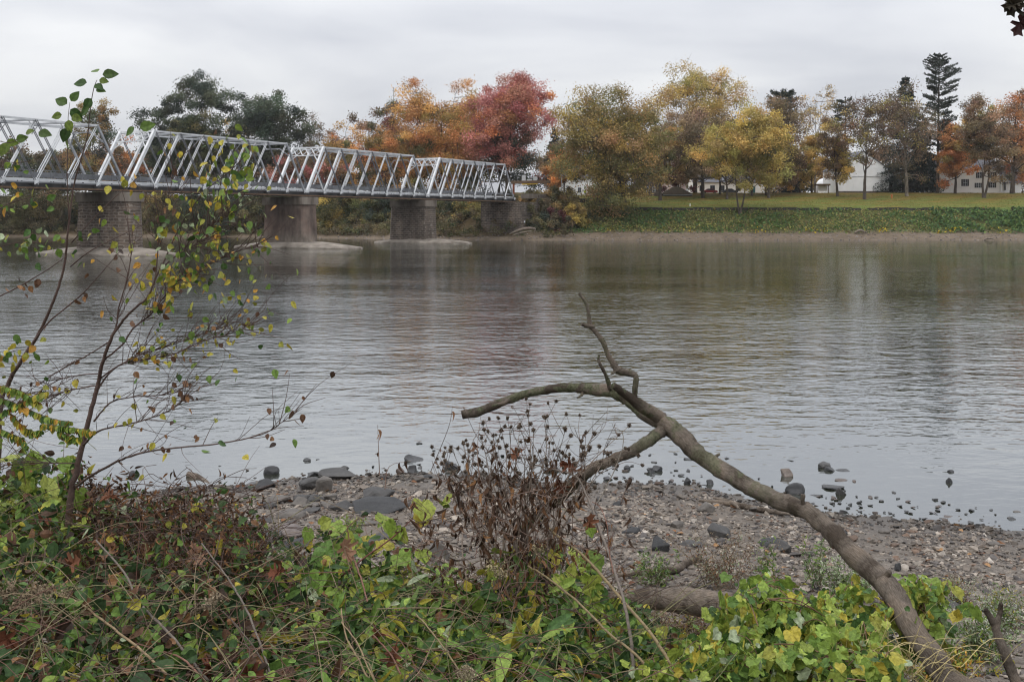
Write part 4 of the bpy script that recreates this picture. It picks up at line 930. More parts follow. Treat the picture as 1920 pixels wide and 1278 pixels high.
c = np.where((pat + g.normal(0, .25, n) > .05)[:, None] | big[:, None], a, b); yel = (s < 9) & (vnoise(X, Yv, 9, 17) > .3) & (g.random(n) < .28); c[yel] = lin((184, 158, 44))
scatter(mb, *T_CARD, pos, frames(rdir(n, g), g.normal(0, .45, (n, 3)) + (0, -.3, 1)), g.uniform(.28, .6, n) * (1 + .25 * big), c * (1 + g.normal(0, .15, (n, 1))))
o = mb.build('ground_cover', MAT['leaf_far']); tag(o, 'low green leafy ground cover on the far slope below the lawn', 'ground cover', None, 'stuff')
# grass tufts on the lawn and debris on the mud
mb = MB(); n = 14000; X = g.uniform(16, 170, n); Yv = fshore(X) + 17.8 + 48 * g.random(n) ** 1.3; pos = np.c_[X, Yv, gz(X, Yv) - .02]
scatter(mb, T_CARD[0] * (.5, 1, 1), T_CARD[1], pos, frames(g.normal(0, .5, (n, 3)) + (0, 0, 1), rdir(n, g)), g.uniform(.12, .3, n), lin(np.array([(98, 108, 46), (112, 112, 54), (130, 112, 60), (90, 100, 44)]))[g.integers(0, 4, n)])
o = mb.build('lawn_grass', MAT['leaf_far']); tag(o, 'short autumn grass with fallen leaves on the far lawn', 'grass', None, 'stuff')
def hull(seed, n=16, dims=(1, 1, .6), bev=.06):
    g = np.random.default_rng(seed); bm = bmesh.new()
    p = unit(g.normal(0, 1, (n, 3))) * g.uniform(.8, 1.0, (n, 1)) * np.array(dims) / 2
    p = np.clip(p, -np.array(dims) * .42, np.array(dims) * .42)
    for q in p: bm.verts.new(q)
    bmesh.ops.convex_hull(bm, input=bm.verts[:]); bmesh.ops.delete(bm, geom=[v for v in bm.verts if not v.link_faces], context='VERTS')
    bmesh.ops.dissolve_limit(bm, angle_limit=R(14), verts=bm.verts[:], edges=bm.edges[:])
    if bev: bmesh.ops.bevel(bm, geom=bm.edges[:], offset=bev, segments=1, affect='EDGES', clamp_overlap=True)
    bmesh.ops.triangulate(bm, faces=bm.faces[:]); bm.verts.index_update()
    v = np.array([q.co for q in bm.verts]); f = np.array([[q.index for q in t.verts] for t in bm.faces]); bm.free(); return v, f
HUL = [hull(200 + i, 14 + i % 5, (1, .8, .45), .05) for i in range(8)]
mb = MB(); n = 1500
X = g.uniform(-60, 175, n); s = g.uniform(-.6, 5.5, n); Yv = fshore(X) + s; pos = np.c_[X, Yv, gz(X, Yv)]
for k in range(8):
    q = slice(k, None, 8); m_ = len(X[q]); ang = g.uniform(0, 6.28, m_); Mx = frames(np.c_[np.cos(ang), np.sin(ang), np.zeros(m_)], np.tile((0, 0, 1.), (m_, 1)))
    scatter(mb, *HUL[k], pos[q], Mx, g.uniform(.15, .75, m_), np.array([(.13, .11, .1)]) * g.uniform(.5, 2.0, (m_, 1)))
o = mb.build('shore_stones', MAT['stone']); tag(o, 'scattered stones on the far mud strip', 'stones', None, 'stuff')
def limb_col(pts, lich): 
    return pts
def drift(name, label, pts, rad, cat='driftwood', group=None, seed=0, sides=9, lich=0.0, k=6):
    p = smooth_path(pts, k); v, f = tube(p, np.interp(np.linspace(0, 1, len(p)), np.linspace(0, 1, len(rad)), rad), sides, rough=.05, seed=seed)
    d = np.concatenate([[0], np.cumsum(np.linalg.norm(np.diff(p, axis=0), axis=1))]); n = len(p)
    th = np.arange(sides) / sides; col = np.stack([np.repeat(d * .35, sides), np.tile(np.abs(th * 2 - 1), n), np.full(n * sides, lich)], 1)
    m = MB(); m.add(v, f, col); o = m.build(name, MAT['wood'], None, True); tag(o, label, cat, group); return o
Yd = 217.5
drift('driftwood_log', 'pale arched driftwood log on the far shore beside the abutment', PL([(955, 439, Yd), (970, 433, Yd), (985, 428.5, Yd), (1002, 429, Yd), (1001, 437, Yd)]), [.1, .28, .3, .25, .1])
drift('driftwood_log', 'thin driftwood pole lying under the arched log on the far shore', PL([(962, 441, Yd - .5), (980, 436, Yd - .5), (998, 433, Yd - .5)]), [.12, .16, .1])
drift('driftwood_log', 'dark snag half in the water at the far right shore', PL([(1842, 451, 216), (1852, 447, 216.5), (1866, 449, 216.5)]), [.1, .2, .08])
drift('driftwood_log', 'dark root snag on the far mud strip below the barn', PL([(1602, 437, 224), (1612, 432, 224), (1625, 436, 224)]), [.15, .3, .12])

# ------------------------------------------------------------------ rocks of the near shore
def rock(x, yb, wpx, hpx, label, shade, seed, round_=False, group='loose rocks along the near shore', asp=.8):
    """bottom-centre pixel, width and height in photo pixels"""
    if 470 < x < 740 and yb > 895: wpx, hpx = wpx * 1.22, hpx * 1.1      # the slab rubble on the left of the beach
    p = ghit(x, yb); k = p[1] / F; wd, ht = wpx * k, max(.55 * hpx, hpx - .15 * wpx) * k * 1.22
    v, f = hull(seed, 13 if not round_ else 40, (1, 1, 1), .05 if not round_ else .03)
    g = np.random.default_rng(seed); bm = bmesh.new()
    vs = [bm.verts.new(q) for q in v]
    for t in f:
        try: bm.faces.new([vs[i] for i in t])
        except ValueError: pass
    if round_: bmesh.ops.smooth_vert(bm, verts=bm.verts[:], factor=.5, use_axis_x=True, use_axis_y=True, use_axis_z=True)
    lo = np.array([min(q.co[i] for q in bm.verts) for i in range(3)]); hi = np.array([max(q.co[i] for q in bm.verts) for i in range(3)])
    bmesh.ops.subdivide_edges(bm, edges=bm.edges[:], cuts=2, use_grid_fill=True)
    mb = MB(); bm.verts.index_update(); bm.normal_update()
    vv = np.array([q.co for q in bm.verts]); nn = np.array([q.normal for q in bm.verts])
    amp = .012 if round_ else .02
    vv = vv + nn * np.array([[amp * mnoise.noise(Vector(q) * 5 + Vector((seed, 0, 0)))] for q in vv])
    vv = (vv - (lo + hi) / 2) / (hi - lo) * np.array((wd, wd * asp, ht * 1.3)); vv[:, 2] += ht * .3
    ff = [np.array([[q.index for q in t.verts] for t in bm.faces if len(t.verts) == kk]).reshape(-1, kk) for kk in (3, 4)]; bm.free()
    rot = g.normal(0, .25); c_, s_ = math.cos(rot), math.sin(rot); vv = vv @ np.array([[c_, s_, 0], [-s_, c_, 0], [0, 0, 1]])
    root_loc = p + np.array((0, wd * asp * .35, 0)); root_loc[2] = max(float(hz(root_loc[0], root_loc[1])), -.03)
    mb.add(vv, ff, np.array(shade)); o = mb.build('rock', MAT['rock'], None, round_); o.location = Vector(tuple(root_loc))
    tag(o, label, 'rock', group); return o
DK, MD, LT, BR = (.034, .034, .035), (.06, .057, .055), (.115, .102, .09), (.085, .062, .05)
ROCKS = [
 (507, 889, 30, 19, 'rounded dark boulder standing alone in shallow water, left of the beach', DK, 1), (575, 864, 16, 9, 'small dark rock farthest out in the water, before the two flat boulders', DK, 0), (596, 862, 8, 5, 'pebble-sized rock beside the small rock farthest out', DK, 0),
 (646, 879, 17, 10, 'pale capped rock in the water behind the long flat boulder', MD, 0), (587, 892, 25, 11, 'low dark rock just left of the long flat boulder', DK, 0), (628, 899, 56, 20, 'long flat dark boulder at the water line with a sunlit top', MD, 0),
 (584, 919, 48, 26, 'slanted grey slab below the long flat boulder', MD, 0), (606, 921, 26, 25, 'wedge of grey stone leaning on the slanted slab', LT, 0), (494, 919, 34, 21, 'dark triangular rock half on the beach at its left end', DK, 0), (470, 908, 20, 6, 'flat stone in the water left of the dark triangular rock', MD, 0),
 (775, 866, 37, 17, 'dark block with a flat top lying in the water, farthest from shore', DK, 0), (727, 868, 18, 5, 'thin flat stone awash left of the dark block', DK, 0), (750, 888, 17, 12, 'reddish brown stone in shallow water', BR, 0), (772, 886, 18, 15, 'dark upright stone right of the reddish brown one', DK, 0), (785, 903, 24, 14, 'grey stone on the wet beach edge below the dark upright stone', LT, 0), (800, 896, 22, 9, 'dark low stone at the wet beach edge', DK, 0),
 (566, 939, 30, 14, 'tilted grey flake of stone among the slab rubble', MD, 0), (562, 949, 28, 17, 'grey block at the left of the slab rubble', LT, 0), (592, 940, 26, 14, 'mid grey block in the middle of the slab rubble', MD, 0), (615, 937, 26, 13, 'brownish grey block at the right of the slab rubble', LT, 0), (582, 951, 26, 10, 'pale flat flake in front of the slab rubble', LT, 0), (582, 961, 28, 9, 'dark flat flake lowest in the slab rubble', MD, 0), (520, 944, 36, 16, 'light sloping stone on the left of the beach', LT, 0), (500, 953, 28, 14, 'blue grey stone left of the light sloping stone', MD, 0),
 (541, 972, 48, 20, 'smooth light grey oval cobble, upper of two', LT, 1), (531, 1009, 58, 27, 'smooth striped oval cobble, larger and lower of two', (.15, .125, .115), 1), (495, 981, 22, 11, 'dark stone left of the smooth oval cobbles', MD, 0), (498, 1017, 46, 22, 'rough grey rock beside the striped cobble, by the undergrowth', MD, 0),
 (712, 961, 94, 26, 'biggest dark wedge-shaped boulder in the middle of the beach', DK, 0), (708, 936, 54, 24, 'grey block with a pale top behind the biggest boulder', MD, 0), (640, 957, 42, 18, 'dark split block just left of the biggest boulder', MD, 0), (612, 951, 24, 12, 'lighter stone left of the dark split block', LT, 0), (685, 985, 32, 12, 'brown grey stone low in front of the biggest boulder', LT, 0),
 (555, 1029, 42, 16, 'squared dark stone at the lower edge of the beach', DK, 0), (622, 1027, 46, 22, 'dark angular rock among the yellow leaves, lower left beach', DK, 0), (690, 1025, 46, 20, 'bluish rock behind the yellow grape leaves', MD, 0), (728, 1013, 50, 18, 'dark rock right of the bluish one', MD, 0), (822, 1052, 42, 36, 'tilted brown grey slab behind the dead weed stems', LT, 0), (640, 1042, 40, 16, 'mid grey stone just above the undergrowth', MD, 0),
 (1183, 999, 38, 16, 'dark flat-topped block on the right beach, beside the cane', DK, 0), (1142, 994, 30, 16, 'pale square stone behind the cane', LT, 0), (1241, 1033, 38, 27, 'dark square boulder in the centre right of the beach', DK, 0), (1300, 1024, 48, 11, 'flat grey stone between two dark boulders', MD, 0), (1352, 1009, 46, 28, 'dark many-sided boulder on the right of the flat grey stone', MD, 0),
 (1452, 1026, 62, 22, 'dark slab lying behind the grey wedge', DK, 0), (1466, 1037, 36, 22, 'bluish grey wedge leaning on the dark slab', MD, 0), (1326, 960, 38, 20, 'pale rounded slab under the big limb', LT, 0), (1420, 960, 26, 13, 'pale wedge stone right against the big limb', LT, 0), (1270, 990, 26, 14, 'pale stone left of the many-sided boulder', LT, 0), (1405, 968, 24, 9, 'flat light stone under the drift stick', LT, 0),
 (1493, 926, 37, 24, 'round dark boulder in the water just behind the limb', DK, 1), (1477, 894, 23, 19, 'brown peaked stone in the water with a small one behind', (.16, .13, .11), 0), (1548, 877, 30, 15, 'wide flat stone perched on another in the water', MD, 0), (1556, 883, 24, 12, 'dark stone carrying the wide flat stone', DK, 0), (1584, 883, 30, 9, 'long low dark stone right of the perched stone', DK, 0), (1566, 917, 42, 13, 'low broad dark stone awash right of the round boulder', DK, 0), (1578, 927, 22, 17, 'upright grey stone joined to the low broad one', MD, 0), (1578, 902, 26, 9, 'reddish flat stone between the perched and the broad stones', BR, 0), (1532, 932, 28, 10, 'jagged low stone nearest the limb in the water', DK, 0),
 (1233, 884, 20, 14, 'dark cube of rock at the waterline seen under the limb fork', DK, 0), (1222, 886, 16, 12, 'second dark cube touching the one under the limb fork', DK, 0), (1176, 880, 14, 11, 'small dark rock in the water beside the lower limb', DK, 0), (1290, 862, 18, 8, 'flat dark stone touching the limb in the water', DK, 0), (1332, 908, 14, 12, 'dark stone at the wet edge left of the limb', DK, 0), (1290, 908, 14, 14, 'dark block in shallow water left of the limb', DK, 0), (1360, 860, 16, 7, 'small dark stone alone in the open water right of the limb', DK, 0), (1485, 864, 16, 6, 'tiny flat stone in the water beyond the brown peaked one', DK, 0),
 (1781, 905, 12, 13, 'pointed dark stone standing alone in the water at the right', DK, 0), (1784, 885, 12, 8, 'small dark stone behind the pointed one', DK, 0), (1910, 960, 18, 8, 'brown flat stone by the right edge of the water', LT, 0), (1780, 970, 22, 7, 'brown flat stone in shallow water at the right', BR, 0), (1900, 975, 14, 9, 'dark stone at the right shoreline', DK, 0),
 (1585, 1008, 18, 12, 'dark cube stone right of the limb on the gravel', DK, 0), (1686, 1070, 14, 14, 'short dark stump-like stone on the right gravel', DK, 0), (1712, 1068, 16, 8, 'brown flat stone beside the stump-like one', BR, 0), (1780, 1140, 46, 16, 'half buried grey slab behind the grape leaves', MD, 0), (1660, 1000, 24, 11, 'rounded pale stone on the right gravel', LT, 1), (1866, 1022, 22, 9, 'pale cobble near the right edge of the beach', LT, 1),
 (1160, 950, 20, 12, 'dark stone on the beach behind the dead weed', DK, 0), (1140, 900, 18, 9, 'dark stone half awash behind the dead weed', DK, 0), (1020, 866, 24, 11, 'dark rock in the water behind the dead weed tips', DK, 0), (1035, 884, 36, 14, 'broad dark rock at the wet edge behind the dead weed', DK, 0), (850, 880, 34, 20, 'dark jagged rock pile at the waterline left of the dead weed', DK, 0), (870, 893, 26, 12, 'grey stone beside the jagged rock pile', MD, 0), (248, 893, 18, 14, 'dark round stone in the water beside the sapling trunk', DK, 1), (348, 872, 18, 5, 'flat stone awash right of the sapling trunk', DK, 0), (412, 874, 7, 5, 'tiny dark stone in the open water left of the beach', DK, 0),
]
for i, (x, yb, wp, hp, lb, sh, rd) in enumerate(ROCKS): rock(x, yb, wp, hp, lb, sh, 500 + i, bool(rd))
g = np.random.default_rng(71)
SMALL = [hull(900 + i, 12 + i % 4, (1, .75, .5), .06) for i in range(6)]
meshes = []
for k in range(6):
    for sh in (DK, MD, BR):
        m = MB(); m.add(SMALL[k][0], SMALL[k][1], np.array(sh)); o = m.build('rock', MAT['rock']); meshes.append(o.data); bpy.data.objects.remove(o)
cnt = 0
while cnt < 228:
    if cnt < 190:
        x = g.uniform(440, 1915) if cnt % 2 else g.uniform(1080, 1780); yb = np.interp(x, [a for a, _ in SHORE_PX], [b for _, b in SHORE_PX]) + g.normal(-14, 20)
        if x < 800 and g.random() < .6: continue
        lb = 'small dark stone awash along the near waterline'; gr = 'small stones along the waterline'; sz = g.uniform(6, 17)
    else:
        x = g.uniform(480, 1900); yb = g.uniform(930, 1120); lb = 'fist sized grey stone lying loose on the gravel'; gr = 'fist sized stones on the gravel'; sz = g.uniform(9, 20)
    p = ghit(x, yb); k = p[1] / F; o = bpy.data.objects.new('rock', meshes[int(g.integers(len(meshes)))]); COL.objects.link(o)
    o.scale = (sz * k, sz * k * g.uniform(.8, 1.2), sz * k * g.uniform(.45, .85)); o.rotation_euler = (g.normal(0, .15), g.normal(0, .15), g.uniform(0, 6.28)); o.location = (p[0], p[1], max(p[2] + .012, .012)); tag(o, lb, 'rock', gr); cnt += 1
# gravel
PB = [hull(300 + i, 9, (1, .78, .42), 0) for i in range(10)]
mb = MB(); n = 85000; g = np.random.default_rng(72)
Yp = 8 + 12.5 * g.random(n) ** .9; X = g.uniform(-.42, .53, n) * Yp; s = shore(X) - Yp
keep = (s > -2.2 + 2.0 * g.random(n)) & (g.random(n) < np.where(s < 0, .3, 1) * np.clip(.55 + 1.1 * vnoise(X, Yp, 1.6, 20), .14, 1)); X, Yp, s = X[keep], Yp[keep], s[keep]; n = len(X)
zp = hz(X, Yp); sz = np.exp(g.normal(math.log(.062), .5, n)).clip(.024, .26)
cp = np.array([(.075, .068, .064), (.135, .116, .098), (.21, .182, .152), (.29, .255, .215), (.15, .105, .078), (.10, .09, .083), (.18, .154, .126), (.34, .31, .27)])[g.choice(8, n, p=(.2, .2, .2, .1, .1, .1, .07, .03))] * (.98, .95, .93) * g.uniform(.7, 1.3, (n, 1)); cp = np.where((zp < .07)[:, None], cp * .5, cp)
for k in range(10):
    q = slice(k, None, 10); m_ = len(X[q]); a = g.uniform(0, 6.28, m_)
    scatter(mb, *PB[k], np.c_[X, Yp, zp + sz * .06][q], frames(np.c_[np.cos(a), np.sin(a), g.normal(0, .12, m_)], g.normal(0, .16, (m_, 3)) + (0, 0, 1)), sz[q], cp[q])
o = mb.build('beach_gravel', MAT['stone']); tag(o, 'brown and grey pebbles covering the near beach', 'gravel', None, 'stuff')
mb = MB(); n = 260; Yp = g.uniform(9, 19, n); X = g.uniform(-.5, .5, n) * Yp; k_ = shore(X) - Yp > .2; X, Yp = X[k_], Yp[k_]; n = len(X)
scatter(mb, *T_LEAF, np.c_[X, Yp, hz(X, Yp) + .03], frames(g.normal(0, 1, (n, 3)) * (1, 1, .12), g.normal(0, .3, (n, 3)) + (0, 0, 1)), g.uniform(.06, .12, n), lin(np.array([(132, 96, 68), (118, 86, 64), (158, 124, 90), (104, 70, 52)]))[g.integers(0, 4, n)])
o = mb.build('leaf_litter', MAT['dead_leaf']); tag(o, 'fallen orange brown leaves scattered on the beach', 'leaf litter', None, 'stuff')

# ------------------------------------------------------------------ driftwood and the big limb
def GP(pts, lift=0.0): return np.array([ghit(x, y) + (0, 0, lift) for x, y in pts])
drift('driftwood_stick', 'long pale stick lying on the gravel left of the big limb', GP([(1310, 944), (1365, 949), (1410, 958), (1460, 967), (1482, 970)], .05), [.02, .04, .045, .035, .012], group='sticks on the beach')
drift('driftwood_stick', 'short forked stick beside the long pale stick', GP([(1338, 941), (1372, 950), (1386, 962)], .07), [.015, .035, .015], group='sticks on the beach')
drift('driftwood_stick', 'curved stick on the gravel above the lying log', GP([(1160, 1086), (1215, 1080), (1262, 1076), (1290, 1062), (1312, 1050)], .05), [.02, .04, .045, .045, .03], group='sticks on the beach')
drift('driftwood_stick', 'dark forked driftwood stub poking out of the water left of the beach', PL([(352, 888, 19.0), (372, 897, 18.9), (392, 910, 18.5)]), [.05, .075, .05], group='sticks on the beach')
drift('driftwood_stick', 'thin dark stick on the gravel at the far right', GP([(1600, 1079), (1660, 1081), (1720, 1080)], .02), [.008, .012, .008], group='sticks on the beach')
lg = GP([(1150, 1132), (1200, 1130), (1260, 1131), (1320, 1136), (1380, 1140), (1450, 1146)], .12)
lgz = [(1120, 1126, 8.9), (1185, 1121, 8.8), (1250, 1123, 8.7), (1310, 1129, 8.55), (1370, 1136, 8.4), (1430, 1140, 8.3), (1500, 1130, 8.4), (1530, 1136, 8.5)]
lp = PL(lgz); lp[:, 2] = np.maximum(lp[:, 2], hz(lp[:, 0], lp[:, 1]) + .05)
drift('fallen_log', 'weathered brown log lying on the beach behind the grape leaves', lp, [.045, .075, .09, .105, .115, .1, .065, .03], 'log', None, 5, 14)
LIMB = [(1835, 1305, 4.75), (1782, 1272, 4.9), (1735, 1210, 5.1), (1692, 1138, 5.35), (1645, 1080, 5.6), (1585, 1024, 5.85), (1540, 980, 6.05), (1505, 952, 6.2), (1450, 935, 6.4), (1400, 908, 6.6), (1350, 880, 6.8), (1300, 842, 7.0), (1262, 808, 7.15), (1232, 783, 7.25)]
LR = [25, 24, 23, 22, 20, 18, 17, 16, 14.5, 16, 15.5, 15.5, 17.5, 15]
limb = empty('dead_limb', P(*LIMB[1])); tag(limb, 'large bare dead limb with lichen, arching from the lower right out over the water', 'dead branch')
def limbpart(name, pts, rp, seed, sides=14, lich=1.0, k=7, parent=limb, lf=None):
    p = smooth_path(PL(pts), k); n = len(p); Ys = p[:, 1]; rr = np.interp(np.linspace(0, 1, n), np.linspace(0, 1, len(rp)), rp) * Ys / F * (1 if name == 'main_limb' else .9)
    g = np.random.default_rng(seed); rr = rr * (1 + .06 * np.array([mnoise.noise(Vector((q[0] * 7 + seed, q[1] * 7, q[2] * 7))) for q in p])); p = p + .3 * rr[:, None] * np.array([[mnoise.noise(Vector(q) * 6 + Vector((seed, i_, 0))) for i_ in range(3)] for q in p])
    v, f = tube(p, rr, sides, rough=.075, seed=seed); d = np.concatenate([[0], np.cumsum(np.linalg.norm(np.diff(p, axis=0), axis=1))]); th = np.arange(sides) / sides
    lc = np.interp(np.linspace(0, 1, n), np.linspace(0, 1, len(lf)), lf) if lf is not None else np.full(n, lich)
    m = MB(); m.add(v, f, np.stack([np.repeat(d * .35, sides), np.tile(np.abs(th * 2 - 1), n), np.repeat(lc, sides)], 1)); return m.build(name, MAT['wood'], parent, True)
limbpart('main_limb', LIMB, LR, 1, 16, lf=[0, 0, 0, 0, 0, 0, 0, .1, .3, .9, .9, .3, .8, 1])
limbpart('branch', [(1240, 790, 7.22), (1215, 775, 7.3), (1180, 750, 7.4), (1140, 733, 7.5), (1090, 729, 7.6), (1045, 727, 7.65), (1000, 735, 7.7), (955, 748, 7.7), (915, 765, 7.7), (867, 778, 7.7)], [15, 15, 14, 13, 10.5, 9.5, 8.5, 8.5, 9, 8.5], 2)
limbpart('branch', [(1238, 788, 7.22), (1212, 768, 7.15), (1190, 752, 7.1), (1168, 736, 7.05), (1150, 722, 7.0)], [14, 13, 11, 8.5, 6.5], 3)
limbpart('branch', [(1191, 750, 7.1), (1191, 730, 7.1), (1192, 706, 7.1), (1178, 700, 7.12), (1160, 694, 7.12), (1148, 678, 7.12), (1139, 662, 7.12), (1131, 642, 7.12), (1118, 624, 7.12), (1106, 610, 7.12), (1104, 592, 7.12), (1100, 570, 7.12), (1086, 549, 7.12)], [5.5, 6, 6, 7, 8, 6.5, 5.5, 5.5, 5, 5, 4, 3.6, 3], 4, 10, .6)
limbpart('snapped_stub', [(1112, 613, 7.12), (1100, 611, 7.1), (1091, 608, 7.08)], [5, 4.5, 3.5], 5, 8)
limbpart('twig', [(1145, 730, 7.45), (1137, 706, 7.42), (1126, 684, 7.4), (1122, 672, 7.4), (1124, 664, 7.4)], [5.5, 4.2, 3.4, 2.8, 2.2], 6, 8)
limbpart('twig', [(955, 748, 7.68), (945, 755, 7.6), (934, 758, 7.55), (923, 761, 7.5)], [4, 4, 3.2, 2.2], 7, 8)
limbpart('branch', [(1250, 800, 7.2), (1238, 810, 7.15), (1215, 825, 7.0), (1185, 848, 6.9), (1150, 862, 6.85), (1115, 875, 6.85), (1085, 897, 6.9), (1060, 925, 7.0), (1030, 950, 7.1), (1000, 975, 7.2), (965, 1000, 7.35)], [12, 12, 12, 12, 11, 11, 12, 11, 10, 11, 7], 8, 12, lf=[.2, .6, .9, .3, .2, .2, .2, .3, .8, 1, .6])
limbpart('snapped_stub', [(1508, 950, 6.18), (1505, 938, 6.16), (1506, 926, 6.16)], [6, 4.5, 5], 9, 8, 0)
limbpart('snapped_stub', [(1645, 1080, 5.55), (1662, 1078, 5.52), (1668, 1070, 5.5)], [9, 8, 5], 10, 8, 0)
limbpart('snapped_stub', [(1335, 868, 6.85), (1341, 857, 6.85), (1350, 850, 6.85)], [6, 4, 2.5], 21, 7, .3)
limbpart('snapped_stub', [(1095, 731, 7.6), (1090, 741, 7.55), (1083, 745, 7.5)], [4.5, 3, 1.6], 22, 7, .5)
limbpart('snapped_stub', [(1216, 824, 7.0), (1206, 836, 6.95), (1203, 842, 6.9)], [5, 3.4, 2], 23, 7, .3)
limbpart('snapped_stub', [(1158, 692, 7.12), (1149, 699, 7.1), (1145, 702, 7.1)], [4, 3, 1.5], 24, 7, .3)
st = empty('forked_stub', P(1900, 1270, 5.3)); tag(st, 'forked dead stub standing upright at the lower right corner', 'dead branch')
limbpart('stem', [(1925, 1330, 5.2), (1898, 1262, 5.3), (1880, 1215, 5.35), (1866, 1175, 5.4), (1856, 1155, 5.4), (1847, 1141, 5.4)], [12, 10, 10, 8, 7, 5], 11, 10, 0, 7, st)
limbpart('fork', [(1868, 1180, 5.4), (1871, 1160, 5.42), (1876, 1145, 5.45), (1877, 1130, 5.45)], [7, 6, 5, 4.5], 12, 9, 0, 7, st)

# ------------------------------------------------------------------ saplings at the left
def stemmesh(paths, name, parent, col, mat='twig', sides=6, k=6, seed=0):
    m = MB(); out = []
    for pts, rp in paths:
        p = smooth_path(PL(pts), k); rr = .7 * np.interp(np.linspace(0, 1, len(p)), np.linspace(0, 1, len(rp)), rp) * p[:, 1] / F
        g = np.random.default_rng(seed + len(out)); p[1:-1] += g.normal(0, .15, (len(p) - 2, 3)) * rr[1:-1, None]
        v, f = tube(p, rr, sides, rough=.03, seed=seed); m.add(v, f, np.array(col)); out.append(p)
    return m.build(name, MAT[mat], parent, True), out
LV = {'d': [(52, 72, 40), (60, 80, 44), (46, 62, 38)], 'g': [(92, 116, 52), (78, 102, 48), (112, 130, 58), (62, 86, 44)], 'y': [(150, 142, 58), (130, 130, 56), (164, 150, 60)], 'b': [(104, 76, 56), (88, 64, 48), (126, 92, 62)], 'o': [(164, 122, 54), (172, 132, 58)], 'yg': [(134, 148, 66), (114, 134, 58), (150, 158, 74), (102, 122, 54)], 'dk': [(70, 53, 42), (82, 62, 48), (58, 46, 38)], 'grey': [(146, 156, 126), (130, 144, 108)]}  # grey: pale leaf tone, also sheen on undergrowth leaves put into the colour
def mixcol(g, n, spec, gain=1.12):
    ks = list(spec); pr = np.array([spec[k] for k in ks], float); pr /= pr.sum(); out = np.zeros((n, 3)); ch = g.choice(len(ks), n, p=pr)
    for i, k in enumerate(ks):
        q = ch == i; a = lin(np.array(LV[k])); out[q] = a[g.integers(0, len(a), int(q.sum()))]
    return out * gain * g.uniform(.75, 1.25, (n, 1))
SAPL = .61
def hangleaves(mb, pts, g, size, spec, tmpl=T_BIRCH, droop=.7, spread=.03):
    n = len(pts); pts = pts + g.normal(0, spread, (n, 3))
    ax = g.normal(0, .55, (n, 3)) + (0, 0, -droop); nr = rdir(n, g) * (1, .6, .6) + (0, -.5, .3)
    scatter(mb, *tmpl, pts, frames(ax, nr), SAPL * size * g.uniform(.55, 1.25, n), mixcol(g, n, spec))
def along(path, n, g, lo=.2): return np.array([path[int(g.uniform(lo, .999) * len(path))] for _ in range(n)])
SB = (.085, .055, .045)
sap = empty('birch_sapling', P(132, 960, 6.4)); tag(sap, 'leaning birch sapling with green and yellow leaves at the left, red brown stem', 'sapling')
main = [([(128, 990, 6.4), (133, 930, 6.4), (144, 880, 6.4), (160, 812, 6.4), (177, 745, 6.4), (184, 718, 6.4), (192, 680, 6.35), (208, 635, 6.3), (220, 615, 6.3), (238, 592, 6.25), (262, 570, 6.2), (278, 555, 6.2), (292, 520, 6.2), (305, 495, 6.2), (330, 440, 6.2), (352, 400, 6.15), (385, 358, 6.1), (430, 322, 6.1), (462, 290, 6.05)], [9.5, 9, 8, 7, 6, 5.5, 5, 4.5, 4, 3.6, 3.2, 3, 2.8, 2.4, 2, 1.7, 1.4, 1.1, .8])]
stemmesh(main, 'trunk', sap, SB, seed=1)
